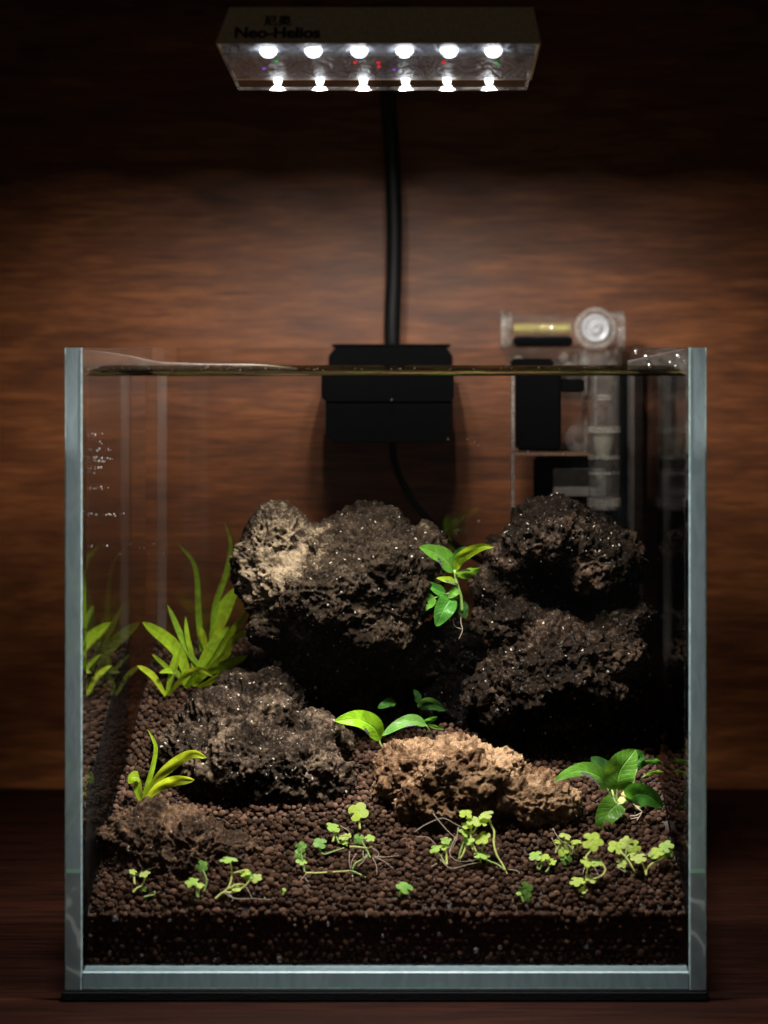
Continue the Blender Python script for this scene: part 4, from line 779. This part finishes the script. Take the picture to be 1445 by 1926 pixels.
sprig('tangled sprig of curled leaves by the foot of the rusty rock', (1065, 1618), [(1063, 1572, 11, dict(tilt=75)), (1084, 1583, 11, dict(tilt=78)), (1049, 1583, 6), (1058, 1598, 12, dict(tilt=30)), (1068, 1596, 12, dict(tilt=30)), (1065, 1615, 10, D_ull)], [[(1045, 1605), (1052, 1590), (1062, 1584), (1075, 1596)], [(1065, 1618), (1060, 1600), (1063, 1576)], [(1087, 1600), (1086, 1590), (1084, 1584)]], [[(1040, 1558), (1052, 1578), (1070, 1590), (1082, 1605)], [(1038, 1576), (1046, 1592), (1052, 1600)]])
sprig('upright zigzag sprig with a pale leaf at its top, in front of the broad-leaved plant', (1098, 1680), [(1115, 1582, 17, dict(tilt=40)), (1107, 1621, 14), (1124, 1622, 11), (1086, 1657, 14), (1113, 1653, 12), (1097, 1674, 9), (1095, 1684, 5)],
      [[(1118, 1590), (1112, 1600), (1103, 1612), (1105, 1628), (1103, 1650), (1099, 1668)], [(1133, 1625), (1139, 1637), (1131, 1648), (1115, 1654)], [(1099, 1668), (1098, 1684)]], [[(1100, 1632), (1096, 1645)], [(1118, 1630), (1124, 1642), (1130, 1650)]])
sprig('bunch of rounded clover leaves on a leaning stalk, second from the right glass', (1196, 1643), [(1158, 1593, 15, dict(tilt=55)), (1178, 1585, 12, dict(tilt=35)), (1191, 1593, 13, dict(tilt=35)), (1185, 1604, 11, dict(tilt=45)), (1170, 1623, 11, dict(tilt=40))], [[(1166, 1601), (1181, 1617), (1196, 1643)], [(1180, 1597), (1177, 1612), (1180, 1622)], [(1174, 1630), (1177, 1642)]], [[(1177, 1640), (1165, 1634), (1158, 1630)]])
sprig('forked sprig with layered leaves nearest to the right glass', (1216, 1647), [(1201, 1613, 14, dict(tilt=65)), (1235, 1603, 14), (1252, 1592, 14, dict(tilt=60)), (1257, 1604, 10, dict(mat=GCD, tilt=30)), (1228, 1608, 9)], [[(1216, 1647), (1212, 1632), (1205, 1618)], [(1216, 1647), (1217, 1636), (1226, 1625), (1240, 1619), (1252, 1610)], [(1240, 1605), (1238, 1618)]], [[(1215, 1610), (1225, 1600), (1232, 1597)]])

# ================================================================== FILTER (hang-on, clear acrylic) at rear right
flt = root('hang_on_filter', (4.6, 20.6, RIM-1), 'clear plastic hang-on filter with a round white knob, clipped over the rear glass at right', 'filter')
M_WHITE = plain('white_plastic', (.36, .36, .38), .35); M_YEL = plain('yellow_sponge', (.30, .24, .06), .8, bump=.8, bscale=900); M_GREY = plain('grey_plastic', (.30, .28, .27), .45)
M_FROST = sheet_glass('frosted_acrylic', 1.8, True, dirt=.9, rough=.05, bump=1.6)
zf = 76.0-DIST
def P2(px, py, y): return pt(px, py, y, False)
c0, c1 = P2(958, 622, 21.8), P2(1090, 622, 21.8); r = 33*pxs(21.8, False)
MB().lathe(c0, (1, 0, 0), [(0, r*.1), (0, r), ((c1-c0).length, r), ((c1-c0).length, .1*r)], 32).build('clear_cylinder', M_ACRYL, flt, smooth='auto')
MB().lathe(P2(941, 622, 21.8), (1, 0, 0), [(0, r*.4), (0, r*1.12), (.18, r*1.18), (.30, r*1.05), (.48, r*1.0), (.48, r*.4)], 32).build('end_cap', M_FROST, flt, smooth='auto')
MB().lathe(P2(1140, 622, 21.8), (1, 0, 0), [(0, r*.4), (0, r*1.0), (.35, r*1.12), (.75, r*1.1), (.78, r*.4)], 32).build('end_cap', M_FROST, flt, smooth='auto')
MB().lathe(P2(966, 618, 21.8), (1, 0, 0), [(0, 0), (0, r*.30), (2.5, r*.30), (2.5, 0)], 20).build('sponge', M_YEL, flt, smooth='auto')
MB().box(P2(966, 0, 21.5).x, P2(1076, 0, 21.5).x, 21.0, 22.2, P2(0, 652, 21.5).z, P2(0, 631, 21.5).z, bevel=.1).build('impeller_block', M_BLACK, flt)
kc = P2(1120, 618, 20.9); kr = pxs(20.9, False)
MB().lathe(kc, (0, -1, 0), [(-.8, 30*kr), (0, 30*kr), (0, 40*kr), (.18, 40*kr), (.25, 36*kr), (.25, 31*kr), (.1, 30*kr), (.1, 0)], 36).build('knob_ring', M_FROST, flt, smooth='auto')
MB().lathe(kc, (0, -1, 0), [(.0, 27*kr), (.2, 27*kr), (.28, 24*kr), (.22, 17*kr), (.2, 15*kr), (.32, 9*kr), (.34, 6*kr), (.2, 4*kr), (.2, 0)], 30).build('knob', M_WHITE, flt, smooth='auto')
bx = MB(); bx.box(P2(955, 0, 20.6).x, P2(1168, 0, 20.6).x, 20.3, 22.6, 16.0, P2(0, 655, 20.6).z, bevel=.12); bx.build('clear_chamber', M_ACRYL, flt)
for px_ in (1083, 1100, 1158): 
    x_ = P2(px_, 0, 20.5).x; MB().box(x_-.05, x_+.05, 20.35, 22.5, 16.2, RIM-.1, bevel=.03).build('chamber_rib', M_FROST, flt)
for i_, (px_, py_, rr) in enumerate(((975, 680, 11), (1060, 672, 10), (1100, 682, 12), (1150, 685, 10), (1070, 690, 10), (1145, 668, 8), (1125, 676, 9))):
    MB().lathe(P2(px_, py_, 20.24), (0, -1, 0), [(0, rr*kr), (.05, rr*kr*.8), (.09, 0)], 14).build('screw_boss', M_FROST, flt, smooth=True)
yi = 18.2
def W(px, py, y=yi): return pt(px, py, y)
MB().box(W(971, 800).x, W(1056, 800).x, yi, 19.3, W(0, 848).z, WATER+.45, bevel=.1).build('pump_block', M_BLACK, flt)
MB().box(W(1056, 740).x, W(1100, 740).x, yi+.2, 19.3, W(0, 738).z, W(0, 714).z, bevel=.06).build('pump_arm', M_BLACK, flt)
MB().box(W(962, 800).x, W(968, 800).x, yi-.1, 19.35, W(0, 1000).z, WATER+.2, bevel=.03).build('clear_plate', M_FROST, flt)
MB().box(W(966, 800).x, W(1110, 800).x, yi, 19.3, W(0, 858).z, W(0, 851).z, bevel=.02).build('tray', plain('brown_tray', (.10, .045, .02), .5), flt)
tc_ = W(1136, 800, 18.0); tr_ = 29*pxs(18.0)
zt, zbt = WATER+.7, W(0, 958, 18.0).z
MB().lathe((tc_.x, tc_.y, zbt), (0, 0, 1), [(0, tr_), (zt-zbt, tr_)], 32).build('intake_tube', M_ACRYL, flt, smooth=True)
for py_, hh, f in ((808, .12, 1.08), (945, .16, 1.1), (860, .08, 1.04), (957, .05, .9), (890, .05, 1.03)):
    z_ = W(0, py_, 18.0).z; MB().lathe((tc_.x, tc_.y, z_-hh), (0, 0, 1), [(0, tr_*.8), (0, tr_*f), (hh*2, tr_*f), (hh*2, tr_*.8)], 32).build('tube_ring', M_FROST, flt, smooth='auto')
z_ = W(0, 862, 18.0).z; MB().lathe((tc_.x, tc_.y, z_), (0, 0, 1), [(0, .0), (0, tr_*.45), (1.0, tr_*.8), (1.15, tr_*.8), (1.15, 0)], 24).build('cone_nozzle', plain('cream_plastic', (.20, .185, .14), .4), flt, smooth='auto')
for py_ in (747, 753):
    z_ = W(0, py_, 18.0).z; MB().lathe((tc_.x, tc_.y, z_), (0, 0, 1), [(0, tr_*.5), (.09, tr_*.5)], 20).build('tube_ring', M_FROST, flt, smooth=True)
sc_ = W(1090, 825, 18.6); MB().lathe(sc_, (-.3, -1, 0), [(-.1, .2), (0, .60), (.12, .58), (.3, .35), (.4, .15), (.5, 0)], 28).build('suction_cup', M_ACRYL, flt, smooth=True)
MB().box(W(1166, 800, 19).x, W(1190, 800, 19).x, 20.2, 22.8, 9, 19.6, bevel=.08).build('dark_post', M_BLACK, flt)
MB().box(W(1008, 900, 20.3).x, W(1166, 900, 20.3).x, 20.6, 22.6, 9.0, W(0, 862, 20.4).z, bevel=.1).build('motor_housing', M_BLACK, flt)
MB().box(W(1041, 900, 20.3).x, W(1140, 900, 20.3).x, 20.25, 20.59, W(0, 934, 20.3).z, W(0, 882, 20.3).z, bevel=.05).build('grey_plate', M_GREY, flt)

# ================================================================== bubbles and drops
m, nt, nd, lk = new_mat('silvery_bubble'); M_BUB = m; o = N(nt, 'ShaderNodeOutputMaterial'); gl = N(nt, 'ShaderNodeBsdfGlossy'); gl.inputs['Roughness'].default_value = .28; tr = N(nt, 'ShaderNodeBsdfTransparent')
lw = N(nt, 'ShaderNodeLayerWeight'); lw.inputs[0].default_value = .55; mx = N(nt, 'ShaderNodeMixShader'); lk.new(lw.outputs['Facing'], mx.inputs[0]); lk.new(tr.outputs[0], mx.inputs[1]); lk.new(gl.outputs[0], mx.inputs[2])
mx2 = N(nt, 'ShaderNodeMixShader'); mx2.inputs[0].default_value = .5; lk.new(mx.outputs[0], mx2.inputs[1]); lk.new(gl.outputs[0], mx2.inputs[2]); lk.new(mx2.outputs[0], o.inputs[0])
BP = []; BR = []
def side_y(px):       # depth where the left pane's inner face crosses this column
    k = (px-CX)/F_PX; return Y_IN+(XI0-k*(DIST+Y_IN))/(k/1.33)
for row, x0_, x1_, n_ in ((818, 158, 192, 5), (846, 160, 212, 8), (861, 160, 212, 12), (868, 165, 220, 8), (880, 158, 190, 6), (888, 160, 185, 4), (918, 158, 208, 7), (968, 158, 232, 14), (833, 185, 192, 2), (1028, 168, 200, 3)):
    for _ in range(n_):
        px_ = random.uniform(x0_, x1_); y_ = max(.75, side_y(px_)-.05); p = pt(px_, row+random.uniform(-2.5, 2.5), y_); BP.append((XI0+.05, p.y, p.z)); BR.append(random.uniform(.02, .05))
for px_, py_ in ((207, 808), (220, 812), (238, 801), (250, 795), (229, 814), (246, 817), (222, 827), (219, 857), (192, 940), (204, 943), (183, 944), (177, 1027), (192, 1027), (203, 1049), (249, 1021), (255, 1034), (271, 1031), (289, 1023), (249, 1058), (265, 1054), (235, 1060), (243, 1118), (238, 1128), (308, 1042)):
    BP.append(tuple(pt(px_, py_, 18.9))); BR.append(random.uniform(.035, .06))
for px_, py_ in ((843, 826), (879, 826), (893, 831), (900, 837), (737, 752), (901, 980), (993, 849), (1060, 854), (966, 700), (1100, 849), (1132, 896)):
    BP.append(tuple(pt(px_, py_, 17.9))); BR.append(random.uniform(.03, .055))
for px_, py_ in [(random.gauss(1045, 28), random.gauss(1010, 15)) for _ in range(34)]:
    BP.append(tuple(pt(px_, py_, 9.75))); BR.append(random.uniform(.018, .045))
bub = scatter_mesh('air_bubbles', np.array(BP), np.array(BR), 2, M_BUB, rough=.0, squash=(.95, 1), kind='stuff')
# wet film and splash drops above the waterline on the front glass
M_FILM = sheet_glass('wet_film', 1.33, True, dirt=.16, rough=.05, bump=1.2)
def film(P, ybase, flip=False):
    top = catmull([pt(x, y, ybase, False) for x, y in P], 8); bot = [Vector((p.x, ybase, WATER+.2)) for p in top]; th = .02; n = len(top)
    vs = [p+Vector((0, 0, 0)) for p in top]+bot+[p+Vector((0, th, 0)) for p in top]+[p+Vector((0, th, 0)) for p in bot]
    fs = [(i, i+1, n+i+1, n+i) for i in range(n-1)]+[(2*n+i, 3*n+i, 3*n+i+1, 2*n+i+1) for i in range(n-1)]+[(i, 2*n+i, 2*n+i+1, i+1) for i in range(n-1)]
    o = MB().add(vs, fs).build('wet_film', M_FILM, None, smooth=False); return top, o
t1, o1 = film([(158, 659), (200, 663), (250, 671), (290, 680), (330, 683), (400, 685), (480, 686), (530, 690), (560, 693)], Y_IN+.02); tag(o1, 'thin wet film on the glass above the waterline, at the upper left corner', 'water film')
t2, o2 = film([(1181, 680), (1220, 671), (1260, 662), (1290, 656)], Y_IN+.02); tag(o2, 'glinting wet film on the glass above the waterline, at the upper right corner', 'water film')
for t_, o_ in ((t1, o1), (t2, o2)):
    MB().tube([p+Vector((0, .01, 0)) for p in t_], .016, 6).build('film_rim', M_SIL, o_, smooth=True)
DP = []; DR = []
for _ in range(46):
    px_ = random.uniform(165, 1285); DP.append(tuple(pt(px_, 693+random.uniform(-2, 3), Y_IN+.03, False))); DR.append(random.uniform(.008, .024))
for px_, py_, r_ in ((391, 689, .05), (500, 693, .03), (452, 696, .035), (1196, 662, .05), (1216, 672, .09), (1222, 688, .07), (1262, 682, .06), (1276, 670, .09), (1272, 690, .08), (1288, 681, .06)):
    DP.append(tuple(pt(px_, py_, Y_IN+.05, False))); DR.append(r_)
scatter_mesh('splash_drops', np.array(DP), np.array(DR), 2, M_BUB, rough=.1, kind='stuff')
